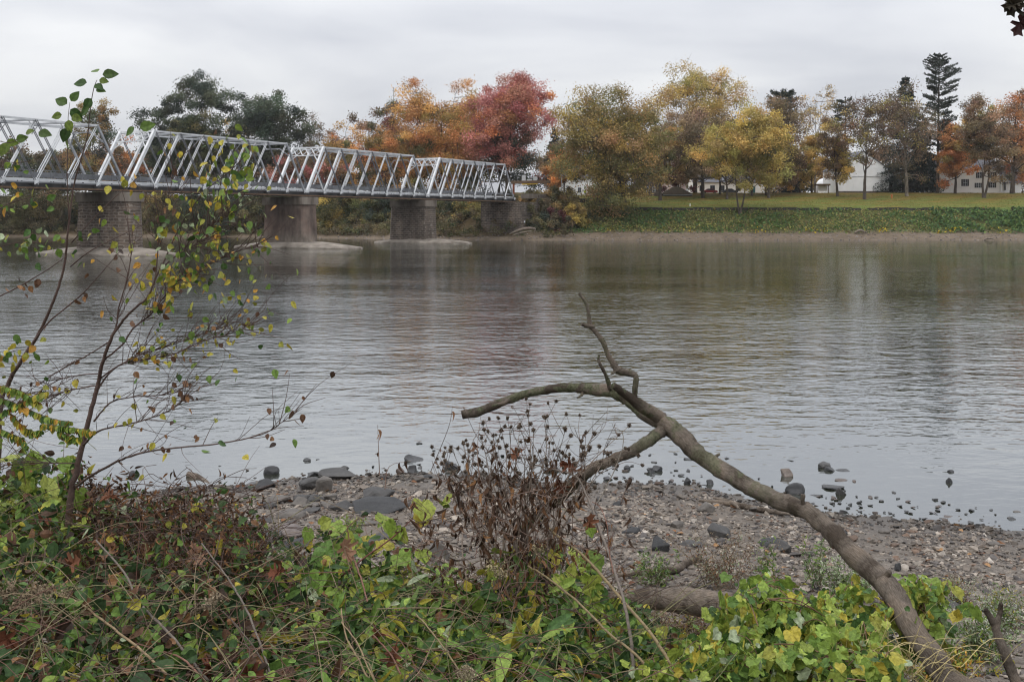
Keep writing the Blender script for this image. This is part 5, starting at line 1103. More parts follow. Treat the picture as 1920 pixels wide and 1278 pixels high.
BR_ = [
 ([(140, 915, 6.4), (165, 895, 6.3), (205, 872, 6.2), (245, 855, 6.1), (285, 845, 6.0), (340, 838, 5.9), (405, 832, 5.85), (455, 823, 5.8), (500, 810, 5.75), (530, 790, 5.7), (567, 765, 5.7)], [4, 3.6, 3.2, 3, 2.7, 2.4, 2.2, 1.9, 1.5, 1.1, .6]),
 ([(155, 835, 6.4), (175, 815, 6.3), (195, 804, 6.2), (235, 796, 6.1), (270, 787, 6.1), (305, 775, 6.1), (335, 758, 6.05), (362, 730, 6.0)], [3.4, 3, 2.6, 2.2, 2, 1.7, 1.3, .7]),
 ([(176, 790, 6.4), (190, 772, 6.4), (212, 752, 6.4), (250, 744, 6.35), (285, 742, 6.3), (320, 738, 6.3), (350, 728, 6.3)], [2.6, 2.3, 2, 1.6, 1.3, 1, .6]),
 ([(178, 740, 6.4), (200, 705, 6.4), (230, 682, 6.35), (280, 672, 6.3), (330, 662, 6.25), (375, 640, 6.2), (415, 630, 6.2), (450, 618, 6.15), (475, 608, 6.1)], [2.8, 2.5, 2.2, 1.9, 1.7, 1.5, 1.2, .9, .6]),
 ([(184, 712, 6.4), (215, 690, 6.4), (255, 668, 6.4), (295, 655, 6.4), (340, 640, 6.4), (390, 622, 6.35), (425, 612, 6.3)], [2.5, 2.2, 2, 1.7, 1.4, 1.1, .7]),
 ([(205, 640, 6.3), (218, 610, 6.3), (222, 580, 6.3), (232, 545, 6.3), (240, 515, 6.3), (246, 470, 6.3), (240, 420, 6.3)], [2.6, 2.3, 2, 1.7, 1.5, 1.1, .6]),
 ([(195, 675, 6.35), (230, 645, 6.3), (250, 615, 6.3), (282, 590, 6.3), (305, 560, 6.3), (330, 530, 6.25), (360, 510, 6.2), (400, 490, 6.2), (450, 470, 6.15), (490, 462, 6.1)], [2.6, 2.4, 2.2, 2, 1.7, 1.5, 1.3, 1.1, .9, .6]),
 ([(300, 505, 6.2), (330, 480, 6.15), (370, 455, 6.1), (400, 420, 6.05), (430, 405, 6.0)], [1.8, 1.5, 1.2, .9, .6]),
 ([(292, 520, 6.2), (296, 470, 6.2), (300, 420, 6.2), (318, 360, 6.2), (330, 300, 6.2)], [1.8, 1.5, 1.2, .9, .6]),
 ([(145, 868, 6.4), (110, 868, 6.35), (75, 867, 6.3), (40, 868, 6.3), (0, 874, 6.3)], [2, 1.6, 1.3, 1, .7]),
 ([(182, 722, 6.4), (150, 728, 6.45), (115, 735, 6.5), (80, 752, 6.5), (45, 775, 6.5)], [2, 1.8, 1.5, 1.2, .8]),
 ([(188, 700, 6.4), (150, 703, 6.45), (110, 712, 6.5), (70, 738, 6.5), (40, 762, 6.5)], [2, 1.8, 1.5, 1.2, .8]),
 ([(205, 640, 6.35), (160, 668, 6.4), (120, 690, 6.45), (80, 715, 6.5), (30, 748, 6.5)], [1.8, 1.6, 1.4, 1.1, .8]),
]
g = np.random.default_rng(81); twm = MB(); lmb = MB(); paths = []
for j, b in enumerate(BR_):
    o, pp_ = stemmesh([b], 'branch', sap, SB, k=5, seed=20 + j); paths.append(pp_[0])
leafy = {0: (34, .2), 1: (26, .3), 2: (16, .3), 3: (80, .32), 4: (70, .3), 5: (24, .3), 6: (150, .28), 7: (110, .2), 8: (44, .3), 9: (4, .2), 10: (5, .2), 11: (5, .2), 12: (8, .2)}
spec_of = lambda j: {'g': 5, 'y': 2.5, 'grey': 1.5, 'o': .8, 'b': .4} if j in (7,) else ({'g': 2.5, 'y': 4, 'o': 1.2, 'b': 1.3, 'grey': .4} if j in (3, 4, 6, 8) else {'y': 1.5, 'b': 2.5, 'g': 1, 'dk': 1})
allpaths = paths + [smooth_path(PL(main[0][0]), 6)]
for j, p in enumerate(paths):
    nl, lo = leafy[j]
    # twigs
    for _ in range(max(14, nl // 2)):
        i = int(g.uniform(.25, .98) * len(p)); s = p[i]; d = unit(p[min(i + 1, len(p) - 1)] - p[i - 1]); L_ = g.uniform(.12, .38)
        e = s + unit(d + g.normal(0, .55, 3) * (1, .7, 1) + (0, 0, .25)) * L_; mid_ = (s + e) / 2 + g.normal(0, .02, 3)
        q = smooth_path([s, mid_, e], 3); v, f = tube(q, np.linspace(.0024, .001, len(q)), 4, False); twm.add(v, f, np.array(SB))
        m_ = max(1, int(nl / max(14, nl // 2) * .8)); hangleaves(lmb, along(q, m_, g, .3), g, .075, spec_of(j))
    hangleaves(lmb, along(p, max(1, nl // 4), g, lo), g, .078, spec_of(j))
top = allpaths[-1]; top = top[int(len(top) * .66):]
hangleaves(lmb, along(top, 100, g, 0), g, .085, {'g': 5, 'grey': 1.5, 'y': 2.5, 'o': .6}, spread=.07)
hangleaves(lmb, np.array([P(g.normal(425, 32), g.normal(345, 42), g.uniform(5.9, 6.3)) for _ in range(60)]), g, .08, {'g': 5, 'y': 2, 'grey': 1})
hangleaves(lmb, np.array([P(g.normal(375, 60), g.normal(525, 38), g.uniform(6, 6.4)) for _ in range(100)]), g, .075, {'g': 4, 'y': 4, 'grey': 1, 'o': .7})
hangleaves(lmb, PL([(500, 618, 6.1), (522, 640, 6.1), (484, 652, 6.1), (515, 690, 6.1), (548, 600, 6.1), (390, 705, 6.1), (445, 705, 6.1), (412, 712, 6.1), (455, 853, 5.9)]), g, .08, {'g': 4, 'y': 1}, spread=.005)
for _ in range(90):
    p = paths[int(g.choice([0, 1, 2, 3, 4, 9, 10, 11]))]; i = int(g.uniform(.2, .97) * len(p)); d = unit(p[min(i + 1, len(p) - 1)] - p[i - 1]); L_ = g.uniform(.15, .5); e = p[i] + unit(d + g.normal(0, .45, 3) * (1, .6, 1) + (0, 0, .3)) * L_
    q = smooth_path([p[i], (p[i] + e) / 2 + g.normal(0, .03, 3), e], 3); v, f = tube(q, np.linspace(.0018, .0007, len(q)), 4, False); twm.add(v, f, np.array(SB))
    if g.random() < .4: hangleaves(lmb, along(q, 1, g, .5), g, .06, {'b': 2, 'y': 1, 'dk': 1})
twm.build('twigs', MAT['twig'], sap); lmb.build('leaves', MAT['leaf'], sap)

sap2 = empty('birch_sapling', P(5, 960, 6.8)); tag(sap2, 'thin sapling at the left edge with a few green leaves against the sky', 'sapling')
stemmesh([([(-12, 1000, 6.8), (-5, 880, 6.8), (2, 760, 6.8), (18, 715, 6.8), (40, 675, 6.75), (70, 630, 6.75), (97, 572, 6.7), (115, 520, 6.7), (123, 480, 6.7), (128, 430, 6.65), (137, 355, 6.65), (150, 305, 6.6), (164, 255, 6.6), (170, 200, 6.6), (176, 165, 6.6), (182, 150, 6.6)], [7.5, 7, 6.5, 6, 5, 4.4, 3.8, 3.4, 3, 2.6, 2.1, 1.8, 1.5, 1.2, 1, .7])], 'trunk', sap2, SB, seed=3)
B2 = [([(60, 645, 6.75), (90, 605, 6.7), (130, 572, 6.7), (165, 540, 6.7), (200, 500, 6.7), (235, 460, 6.7)], [2.4, 2.1, 1.8, 1.5, 1.1, .6]), ([(130, 420, 6.65), (126, 340, 6.6), (127, 270, 6.6), (128, 220, 6.6), (131, 192, 6.6)], [1.6, 1.3, 1.1, .8, .5]), ([(-10, 560, 6.6), (40, 535, 6.6), (90, 505, 6.6), (125, 480, 6.6)], [2, 1.7, 1.3, .8]), ([(134, 455, 6.6), (175, 410, 6.6), (210, 375, 6.6), (250, 340, 6.6), (285, 312, 6.6)], [1.6, 1.3, 1, .8, .5]), ([(132, 500, 6.7), (170, 470, 6.6), (230, 440, 6.6), (290, 410, 6.6), (350, 375, 6.6)], [1.6, 1.4, 1.1, .8, .5]), ([(-10, 262, 6.3), (15, 268, 6.3), (35, 262, 6.3)], [1.2, 1, .6]), ([(-20, 410, 6.3), (10, 385, 6.3), (50, 372, 6.3), (100, 360, 6.3)], [1.6, 1.4, 1, .6]), ([(-20, 470, 6.3), (30, 455, 6.3), (80, 455, 6.3), (140, 448, 6.3)], [1.6, 1.3, 1, .6]), ([(-15, 690, 6.5), (20, 660, 6.5), (50, 655, 6.5)], [1.6, 1.2, .7]), ([(-10, 300, 6.5), (30, 305, 6.5), (70, 300, 6.5)], [1.2, 1, .6])]
lmb = MB(); pp2 = []
for j, b in enumerate(B2): o, q = stemmesh([b], 'branch', sap2, SB, k=5, seed=50 + j); pp2.append(q[0])
for j, nl, sp in ((0, 12, {'b': 3, 'dk': 2, 'y': 1}), (2, 9, {'b': 3, 'dk': 2}), (3, 14, {'o': 1, 'y': 2, 'g': 2}), (4, 16, {'o': 1, 'y': 2, 'g': 3}), (6, 26, {'o': 1, 'g': 3, 'y': 2}), (7, 42, {'g': 5, 'grey': 2, 'y': 1}), (8, 34, {'y': 2, 'g': 3, 'o': 1}), (9, 10, {'g': 4, 'y': 1})): hangleaves(lmb, along(pp2[j], nl, g, .1), g, .085, sp, spread=.045)
tip = [(183, 135, -.25, .1), (192, 140, .9, .1), (163, 155, -1, -.05), (178, 158, .5, -.3), (186, 150, 1, -.2), (172, 185, -.4, -.5), (168, 200, -.5, -.4), (180, 168, .6, -.1), (126, 195, -.7, .3), (132, 205, .6, -.5), (116, 215, -1, -.25), (134, 218, .8, -.3), (128, 225, .2, -1), (126, 240, -.3, -1), (126, 262, -.2, -1), (133, 190, .3, .4), (252, 238, -.7, -.7), (262, 240, .7, .2), (12, 266, .8, -.1), (30, 262, .9, .2), (48, 250, .9, .3), (72, 248, 1, -.2), (15, 268, -.3, -.6)]
pos = PL([(a, b, 6.55) for a, b, _, _ in tip]); ax = np.array([(c, g.normal(0, .2), d) for _, _, c, d in tip]); nr = np.array([(g.normal(0, .4), -1, g.normal(.3, .4)) for _ in tip])
scatter(lmb, *T_BIRCH, pos, frames(ax, nr), g.uniform(.06, .1, len(tip)), mixcol(g, len(tip), {'g': 1}) * .7)
lmb.build('leaves', MAT['leaf'], sap2)
# locust sprig with hanging yellow leaflets
loc = empty('locust_sprig', P(-10, 760, 6.0)); tag(loc, 'locust sprig with rows of small yellow and green leaflets at the left edge', 'plant')
LP_ = [[(-20, 740, 6), (20, 752, 6), (60, 770, 6), (100, 785, 6), (130, 790, 6)], [(78, 795, 5.95), (110, 798, 5.95), (145, 803, 5.95), (172, 808, 5.95)], [(20, 775, 6), (45, 800, 6), (62, 808, 6), (75, 806, 6)], [(-10, 800, 6), (20, 812, 6), (40, 822, 6), (48, 838, 6)], [(112, 806, 5.95), (130, 818, 5.95), (150, 820, 5.95)], [(-15, 720, 6), (10, 725, 6), (40, 733, 6), (75, 757, 6)], [(-10, 780, 6), (30, 760, 6), (60, 745, 6), (85, 735, 6)]]
stemmesh([(p, [1.4, .9, .6]) for p in LP_], 'stems', loc, (.09, .07, .04), k=5); lmb = MB()
for p in LP_:
    q = smooth_path(PL(p), 9)
    for s_ in (-1, 1):
        n = len(q); ax = np.tile((0, 0, -1.), (n, 1)) + g.normal(0, .25, (n, 3)) + np.array((0, .6 * s_, 0)); scatter(lmb, *T_LEAF, q, frames(ax, rdir(n, g) + (0, -1, 0)), .045 * g.uniform(.7, 1.2, n), mixcol(g, n, {'y': 2, 'o': 1.2, 'g': 2.4, 'yg': 1}))
lmb.build('leaflets', MAT['leaf'], loc)

# oak twig hanging into the upper right corner
ok_ = empty('oak_twig', P(1935, -20, 5)); tag(ok_, 'dark pointed oak leaves on a twig hanging into the upper right corner', 'twig')
stemmesh([([(1990, -60, 5), (1950, -25, 5), (1925, 5, 5), (1912, 40, 5)], [2.5, 2, 1.5, .8])], 'twig', ok_, SB)
lmb = MB(); tips = [(1912, -22, 5, -.5, -.8, .105), (1922, -8, 5, -.9, -1, .10), (1925, 18, 5, -.45, -1, .11), (1935, 10, 5.02, .1, -1, .1), (1918, 2, 4.98, -1, -.35, .07)]
scatter(lmb, *T_OAK, PL([t[:3] for t in tips]), frames(np.array([(t[3], 0, t[4]) for t in tips]), np.array([(.1, -1, .2)] * 5) + g.normal(0, .25, (5, 3))), np.array([t[5] for t in tips]) * 1.25, lin(np.array([(84, 70, 60), (78, 74, 58), (88, 60, 58), (110, 62, 62), (80, 72, 58)])) * .5)
lmb.build('leaves', MAT['leaf'], ok_)

# ------------------------------------------------------------------ undergrowth on the near bank
TOPX = [-150, 0, 60, 100, 200, 300, 400, 450, 500, 560, 640, 720, 800, 900, 1000, 1100, 1180, 1240, 1320, 1420]
TOPY = [885, 893, 897, 905, 915, 928, 942, 965, 1010, 1032, 1018, 1020, 1050, 1068, 1062, 1075, 1110, 1160, 1215, 1270]
def heap(x, Y):
    """height of the undergrowth above the soil at photo column x, distance Y"""
    yt = np.interp(x, TOPX, TOPY); zt = H - (yt - HY) * 6.9 / F; X = (x - 960) * Y / F
    full = np.clip(zt - hz((x - 960) * 6.9 / F, 6.9 + 0 * x), .12, 2)
    lump = 1 + .34 * vnoise(X, Y, 1.1, 30) + .3 * vnoise(X, Y, .4, 31)
    return full * np.interp(Y, [3.6, 4.4, 5.2, 6.2, 6.9, 7.5, 8.2], [.12, .26, .5, .82, 1, .75, .15]) * lump
def heap_pts(g, n, x0, x1, Y0=3.9, Y1=8.0, deep=.28):
    x = g.uniform(x0, x1, n); Y = Y0 + (Y1 - Y0) * g.random(n) ** .85; X = (x - 960) * Y / F
    h_ = heap(x, Y); u = 1 - np.abs(g.normal(0, deep, n)); u = np.where(u < 0, g.random(n), u)
    return np.c_[X, Y, hz(X, Y) + h_ * u + .02], x, u
g = np.random.default_rng(90)
def thicket(name, label, n, x0, x1, size, spec_l, spec_r, tm, deep=.42, nz_=(.9, .9, .75), cat='undergrowth', Y0=3.9, Y1=8.0):
    mb = MB(); p, x, u = heap_pts(g, n, x0, x1, Y0, Y1, deep)
    pat = vnoise(p[:, 0], p[:, 1], 1.3, 33) + g.normal(0, .25, n)
    c = np.where((pat > .1)[:, None], mixcol(g, n, spec_l), mixcol(g, n, spec_r))
    ax = g.normal(0, 1, (n, 3)) * (1, 1, .6) + (0, -.25, -.45); nr = g.normal(0, .75, (n, 3)) + (0, -.4, .7)
    M_, sz_ = frames(ax, nr), size * np.exp(g.normal(0, .38, n)).clip(.4, 2.1)
    tms = [tm, T_ovate(.42, .22, .35), T_ovate(.3, -.1, .45), T_ovate(.46, .14, -.12)] if tm is T_LEAF else [tm]
    for k_, t_ in enumerate(tms): q_ = slice(k_, None, len(tms)); scatter(mb, *t_, p[q_], M_[q_], sz_[q_], c[q_])
    o = mb.build(name, MAT['leaf']); tag(o, label, cat, None, 'stuff'); return o
thicket('undergrowth', 'tangled mass of green and yellowing vine leaves covering the left bank', 15500, -140, 640, .045, {'g': 4, 'd': 3.5, 'grey': .7, 'y': .45, 'yg': .4, 'b': .25}, {'g': 2, 'd': 2.5, 'y': .4, 'b': 1.5, 'dk': 1.2}, T_LEAF)
thicket('undergrowth', 'mass of green and lime vine leaves on the bank in the middle foreground', 12000, 560, 1300, .044, {'g': 4, 'd': 2.5, 'y': .6, 'yg': 1.4}, {'g': 3, 'd': 3, 'y': .6, 'b': .6, 'yg': .7}, T_LEAF)
thicket('long_leaves', 'narrow drooping willow-like leaves in the lower middle foreground', 1500, 560, 1080, .13, {'g': 5, 'grey': 1}, {'g': 4, 'y': 1}, T_LONG, .2, Y1=6.6)
thicket('lobed_leaves', 'bright lime lobed leaves at the far left on top of the undergrowth', 520, -80, 150, .085, {'yg': 5, 'g': 1}, {'yg': 3, 'g': 2}, T_GRAPE, .1, Y0=6.0)
thicket('lobed_leaves', 'yellow green lobed vine leaves crowning the middle undergrowth', 420, 600, 1130, .085, {'yg': 4, 'y': 2, 'g': 1}, {'yg': 3, 'g': 2, 'y': 1}, T_GRAPE, .12, Y0=5.6)
mb = MB(); p, x, u = heap_pts(g, 6500, 150, 500, 5.6, 7.8, .22)                    # dead brown tangle on top
scatter(mb, *T_CURL, p + (0, 0, .03), frames(g.normal(0, 1, (6500, 3)) + (0, 0, -.4), rdir(6500, g)), g.uniform(.025, .06, 6500), mixcol(g, 6500, {'dk': 4, 'b': 4, 'g': .5}))
o = mb.build('dead_vine_leaves', MAT['dead_leaf']); tag(o, 'shrivelled brown leaves on the dead vine tangle at the left beach edge', 'dead leaves', None, 'stuff')
mb = MB(); n = 1700                                                                # thin vines and stalks threading the mass
for i in range(n):
    p, x, u = heap_pts(g, 1, -120, 1350, 3.9, 7.9, .2); p = p[0]; d = g.normal(0, 1, 3) * (1, .7, .45) + (0, 0, .25); L_ = g.uniform(.2, .8)
    brown = (150 < x[0] < 480 and p[1] > 5.4); e = p + unit(d) * L_; e[2] = min(e[2], p[2] + .22); m_ = (p + e) / 2 + g.normal(0, .07, 3) + (0, 0, .05)
    q = smooth_path([p, m_, e], 4); r0 = g.uniform(.0013, .0032)
    c = [(.11, .07, .05), (.2, .15, .09), (.07, .045, .035), (.13, .06, .045), (.16, .15, .07)][int(g.integers(5))] if not brown else (.075, .045, .035)
    v, f = tube(q, np.linspace(r0, r0 * .5, len(q)), 4, False); mb.add(v, f, np.array(c))
for i in range(650):
    p, x, u = heap_pts(g, 1, 170, 480, 5.6, 7.8, .15); p = p[0]; e = p + unit(g.normal(0, 1, 3) * (1, .8, .5) + (0, 0, .12)) * g.uniform(.12, .45); e[2] = min(e[2], p[2] + .1)
    q = smooth_path([p, (p + e) / 2 + g.normal(0, .05, 3), e], 3); v, f = tube(q, np.full(len(q), g.uniform(.001, .0024)), 4, False); mb.add(v, f, np.array((.085, .055, .045)) * g.uniform(.6, 1.4))
o = mb.build('vine_stems', MAT['twig']); tag(o, 'brown vine stems and dead stalks threading through the bank undergrowth', 'vines', None, 'stuff')

# single bent canes lying over the undergrowth
def cane(label, pts, r, col, seed=0):
    m = MB(); p = smooth_path(PL(pts), 6); g = np.random.default_rng(seed); p[1:-1] += g.normal(0, .0012, (len(p) - 2, 3))
    v, f = tube(p, np.linspace(r[0], r[1], len(p)) * .78 * p[:, 1] / F, 7, rough=.04, seed=seed); m.add(v, f, np.array(col)); o = m.build('cane', MAT['twig'], None, True); tag(o, label, 'cane', 'bare canes over the undergrowth')
TAN, GRY, RED, OLV = (.23, .165, .095), (.14, .115, .095), (.17, .085, .06), (.2, .15, .08)
cane('pale tan cane slanting down to the bottom edge, leftmost of the long ones', [(110, 1116, 4.9), (150, 1130, 4.85), (213, 1178, 4.7), (267, 1220, 4.6), (345, 1295, 4.5)], (2, 3.6), TAN, 1)
cane('grey brown cane crossing from the middle of the left bank to the bottom', [(180, 1012, 5.4), (233, 1073, 5.2), (262, 1130, 5.0), (317, 1187, 4.8), (390, 1275, 4.6)], (2, 3.8), GRY, 2)
cane('pinkish cane joining the grey brown one near the bottom', [(255, 1205, 4.75), (310, 1222, 4.7), (350, 1240, 4.6), (395, 1290, 4.5)], (1.8, 3), RED, 3)
cane('thin grey cane with a sharp bend right of the others on the left bank', [(378, 1018, 5.4), (427, 1083, 5.2), (450, 1120, 5.0), (472, 1165, 4.9), (515, 1285, 4.6)], (1.6, 3), GRY, 4)
cane('dark cane running beside the sharply bent grey one', [(418, 1145, 4.95), (455, 1185, 4.85), (490, 1235, 4.7), (512, 1290, 4.6)], (1.4, 2.6), (.09, .07, .055), 5)
cane('greenish cane low in the bottom left corner', [(35, 1228, 4.6), (90, 1248, 4.6), (130, 1262, 4.5), (190, 1285, 4.5)], (1.6, 2.8), (.24, .22, .12), 6)
cane('red stalk rising in front of the lime leaves in the middle', [(690, 1130, 5.2), (676, 1080, 5.4), (662, 1040, 5.6), (655, 1010, 5.7), (650, 985, 5.7)], (2.2, 1.2), RED, 7)
cane('straw coloured blade arching at the lower middle, left of the oak leaf', [(640, 1140, 4.8), (648, 1190, 4.7), (672, 1235, 4.6), (700, 1290, 4.5)], (1.6, 2.6), TAN, 8)
cane('straw coloured blade right of the arching one', [(640, 1165, 4.75), (670, 1205, 4.65), (690, 1250, 4.55), (712, 1295, 4.5)], (1.4, 2.2), TAN, 9)
cane('brown cane from the dead weed down to the bottom middle', [(780, 1150, 5.0), (815, 1190, 4.8), (850, 1240, 4.7), (880, 1290, 4.6)], (1.6, 2.6), OLV, 10)
cane('reddish cane crossing the narrow leaves at the bottom middle', [(700, 1190, 4.8), (735, 1230, 4.7), (762, 1285, 4.6)], (1.8, 2.6), RED, 11)
cane('tall upright brown cane in front of the big log, bending left at the top', [(1190, 1300, 5.0), (1184, 1210, 5.1), (1172, 1137, 5.2), (1153, 1073, 5.4), (1117, 970, 5.8), (1098, 925, 6.0), (1080, 893, 6.1), (1040, 880, 6.2), (990, 868, 6.3)], (4.6, 1.6), GRY, 12)
cane('long olive cane slanting from the dead weed to the bottom, crossing the upright one', [(1290, 1290, 4.9), (1255, 1240, 5.0), (1215, 1180, 5.2), (1160, 1117, 5.5), (1100, 1047, 5.8), (1040, 1000, 6.1), (1010, 970, 6.3)], (4.8, 2.2), OLV, 13)
cane('olive brown cane slanting below the long olive one', [(1250, 1290, 4.8), (1190, 1225, 4.9), (1140, 1185, 5.1), (1080, 1125, 5.4), (1023, 1080, 5.7), (990, 1060, 5.8)], (3.6, 2), OLV, 14)
cane('thin forked grey stalk curving up before the water, right of the dead weed', [(1120, 945, 5.9), (1135, 915, 5.9), (1150, 885, 5.9), (1160, 860, 5.9), (1168, 835, 5.9), (1166, 810, 5.9), (1150, 800, 5.9)], (1.5, .8), (.22, .19, .16), 15)
cane('orange brown stalk with withered hanging leaf left of the upright cane', [(1150, 1075, 5.4), (1142, 1030, 5.5), (1138, 985, 5.5), (1125, 950, 5.6), (1110, 940, 5.6)], (1.5, .8), RED, 16)

# dead weed with round seed heads
dw = empty('dead_weed', P(960, 1120, 6.4)); tag(dw, 'dead brown weed with round seed heads and withered hanging leaves in the centre', 'weed')
g = np.random.default_rng(95); sm = MB(); hm = MB(); wm = MB()
ends = [(812, 852), (828, 868), (846, 838), (868, 830), (880, 845), (903, 820), (905, 838), (925, 816), (940, 806), (958, 800), (975, 795), (990, 778), (1000, 806), (1012, 845), (1022, 782), (1030, 830), (1055, 848), (1075, 860), (1090, 826), (1095, 850), (1105, 838), (1115, 812), (1140, 850), (1150, 862), (1062, 870), (985, 825), (930, 850), (890, 870), (850, 885), (1000, 870), (1060, 806), (970, 845), (1180, 797), (950, 835)]
def seedhead(p, r):
    n = 26; d = rdir(n, g); scatter(hm, np.array([(-.45, 0, 0), (.45, 0, 0), (0, 1.0, 0)]), np.array([[0, 1, 2]]), np.tile(p, (n, 1)), frames(d, rdir(n, g)), np.full(n, r * 1.15), np.array([(.13, .1, .075)]) * g.uniform(.4, 1.9, (n, 1)))
    v, f = tube(np.array([p + (0, 0, z * r) for z in (-.75, -.4, .2, .7)]), [r * .2, r * .55, r * .6, r * .2], 7); hm.add(v, f, np.array((.075, .056, .042)))
roots = [(900, 1195, 6.0), (930, 1205, 6.0), (965, 1200, 6.1), (1010, 1205, 6.1), (985, 1195, 6.2)]
for (ex, ey) in ends:
    rx_, ry_, rY = roots[int(g.integers(5))]; Ye = g.uniform(6.0, 6.7)
    b = P(rx_, ry_, rY); e = P(ex, ey, Ye); f1 = P(rx_ * .62 + ex * .38 + g.normal(0, 12), ry_ * .55 + ey * .45, rY * .5 + Ye * .5); f2 = P(rx_ * .25 + ex * .75 + g.normal(0, 10), ry_ * .22 + ey * .78, Ye)
    q = smooth_path([b, f1, f2, e], 8); v, f = tube(q, np.linspace(.0062, .0015, len(q)), 6, False); sm.add(v, f, np.array((.19, .15, .12)) * g.uniform(.6, 1.4)); seedhead(e, .016 * g.uniform(.8, 1.2))
    for _ in range(8):
        i = int(g.uniform(.5, .97) * len(q)); d = unit(q[min(i + 1, len(q) - 1)] - q[i - 1]); e2 = q[i] + unit(d + g.normal(0, .75, 3) + (0, 0, .35)) * g.uniform(.05, .26)
        q2 = smooth_path([q[i], (q[i] + e2) / 2 + g.normal(0, .02, 3), e2], 3); v, f = tube(q2, np.linspace(.002, .0009, len(q2)), 4, False); sm.add(v, f, np.array((.12, .085, .065)) * g.uniform(.6, 1.4))
        if g.random() < .62: seedhead(e2, .0145 * g.uniform(.75, 1.2))
    nl = 9; pts = along(q, nl, g, .25); pts = pts[pts[:, 2] < P(0, 895, 6.4)[2]]
    if len(pts): scatter(wm, *T_CURL, pts + g.normal(0, .025, (len(pts), 3)), frames(g.normal(0, .35, (len(pts), 3)) + (0, 0, -1), rdir(len(pts), g)), g.uniform(.035, .1, len(pts)), mixcol(g, len(pts), {'dk': 6, 'b': 3}))
for _ in range(190):                                                                # side twigs making the tangle
    a = P(g.normal(960, 95), g.uniform(880, 1130), g.uniform(5.7, 6.4)); e2 = a + unit(g.normal(0, 1, 3) + (0, 0, .3)) * g.uniform(.12, .45)
    q2 = smooth_path([a, (a + e2) / 2 + g.normal(0, .05, 3), e2], 4); v, f = tube(q2, np.linspace(.0028, .001, len(q2)), 4, False); sm.add(v, f, np.array((.12, .08, .062)) * g.uniform(.6, 1.5))
    pts = along(q2, 3, g, 0); scatter(wm, *T_CURL, pts, frames(g.normal(0, .45, (3, 3)) + (0, 0, -1), rdir(3, g)), g.uniform(.025, .075, 3), mixcol(g, 3, {'dk': 5, 'b': 4}))
sm.build('stems', MAT['twig'], dw, True); hm.build('seed_heads', MAT['dead_leaf'], dw); wm.build('withered_leaves', MAT['dead_leaf'], dw)

# grapevine at the foot of the limb
gv = empty('grapevine', P(1560, 1278, 5.2)); tag(gv, 'bright yellow green grapevine heaped around the foot of the dead limb', 'vine')
g = np.random.default_rng(97); mb = MB(); vs_ = MB()
blobs = [(1410, 1165, 65, 50, 110, 5.6), (1370, 1220, 55, 45, 90, 5.2), (1470, 1245, 110, 42, 170, 5.0), (1535, 1180, 60, 45, 100, 5.3), (1605, 1205, 45, 50, 90, 5.2), (1655, 1150, 22, 26, 24, 5.5), (1725, 1170, 38, 50, 75, 5.7), (1640, 1240, 40, 30, 45, 4.85), (1340, 1262, 60, 30, 70, 4.9), (1590, 1262, 80, 35, 100, 4.8), (1445, 1115, 50, 26, 46, 5.8), (1560, 1130, 40, 18, 26, 5.6), (1728, 1108, 38, 28, 50, 5.8), (1812, 1140, 18, 8, 6, 5.2), (1600, 1110, 25, 22, 16, 5.6), (1300, 1235, 40, 30, 26, 5.1), (1230, 1262, 50, 22, 30, 4.9)]
for (bx, by, bw, bh, n, Y) in blobs:
    n = int(n * 4.2)
    r = g.normal(0, .52, (n, 2)); pos = np.array([P(bx + a * bw, by + b * bh, Y + .22 * g.normal()) for a, b in r]); pos[:, 2] = np.maximum(pos[:, 2], hz(pos[:, 0], pos[:, 1]) + .05)
    ax = g.normal(0, .7, (n, 3)) + (0, -.3, -.5); nr = g.normal(0, .75, (n, 3)) + (0, -.5, .7)
    scatter(mb, *T_GRAPE, pos, frames(ax, nr), .046 * np.exp(g.normal(0, .38, n)).clip(.4, 1.8), mixcol(g, n, {'yg': 4, 'g': 3, 'y': 1.2, 'grey': .4}))
    for _ in range(max(2, n // 12)):
        a, b = pos[g.integers(n)], pos[g.integers(n)]; q = smooth_path([a, (a + b) / 2 + (0, 0, .04), b], 4); v, f = tube(q, np.full(len(q), .0025), 4, False); vs_.add(v, f, np.array((.13, .07, .045)) * g.uniform(.7, 1.5))
mb.build('leaves', MAT['leaf'], gv); vs_.build('vine_stems', MAT['twig'], gv)
gs = empty('vine_shoot', P(690, 1040, 6.2)); tag(gs, 'reddish vine shoot with big yellow green leaves reaching up over the beach', 'vine')
stemmesh([([(640, 1080, 6.2), (690, 1040, 6.2), (735, 1008, 6.2), (765, 980, 6.2), (800, 950, 6.2)], [2.4, 2.2, 1.8, 1])], 'shoot', gs, (.16, .06, .05))
lmb = MB(); T_ = [(790, 938, 44), (800, 955, 36), (745, 982, 40), (664, 1015, 40), (600, 985, 26), (578, 990, 28), (720, 1030, 34), (640, 1060, 40), (700, 1055, 36), (830, 940, 30), (845, 935, 26), (752, 990, 30), (790, 1030, 30), (1105, 985, 22), (1010, 1050, 40), (1060, 1070, 44), (1040, 1035, 30)]
pos = PL([(a, b, 6.2) for a, b, c in T_]); n = len(T_); scatter(lmb, *T_GRAPE, pos, frames(g.normal(0, .6, (n, 3)) + (0, 0, -.5), g.normal(0, .35, (n, 3)) + (0, -.8, .5)), np.array([c for *_, c in T_]) * 6.2 / F * 1.1, mixcol(g, n, {'yg': 3, 'y': .6}))
lmb.build('leaves', MAT['leaf'], gs)

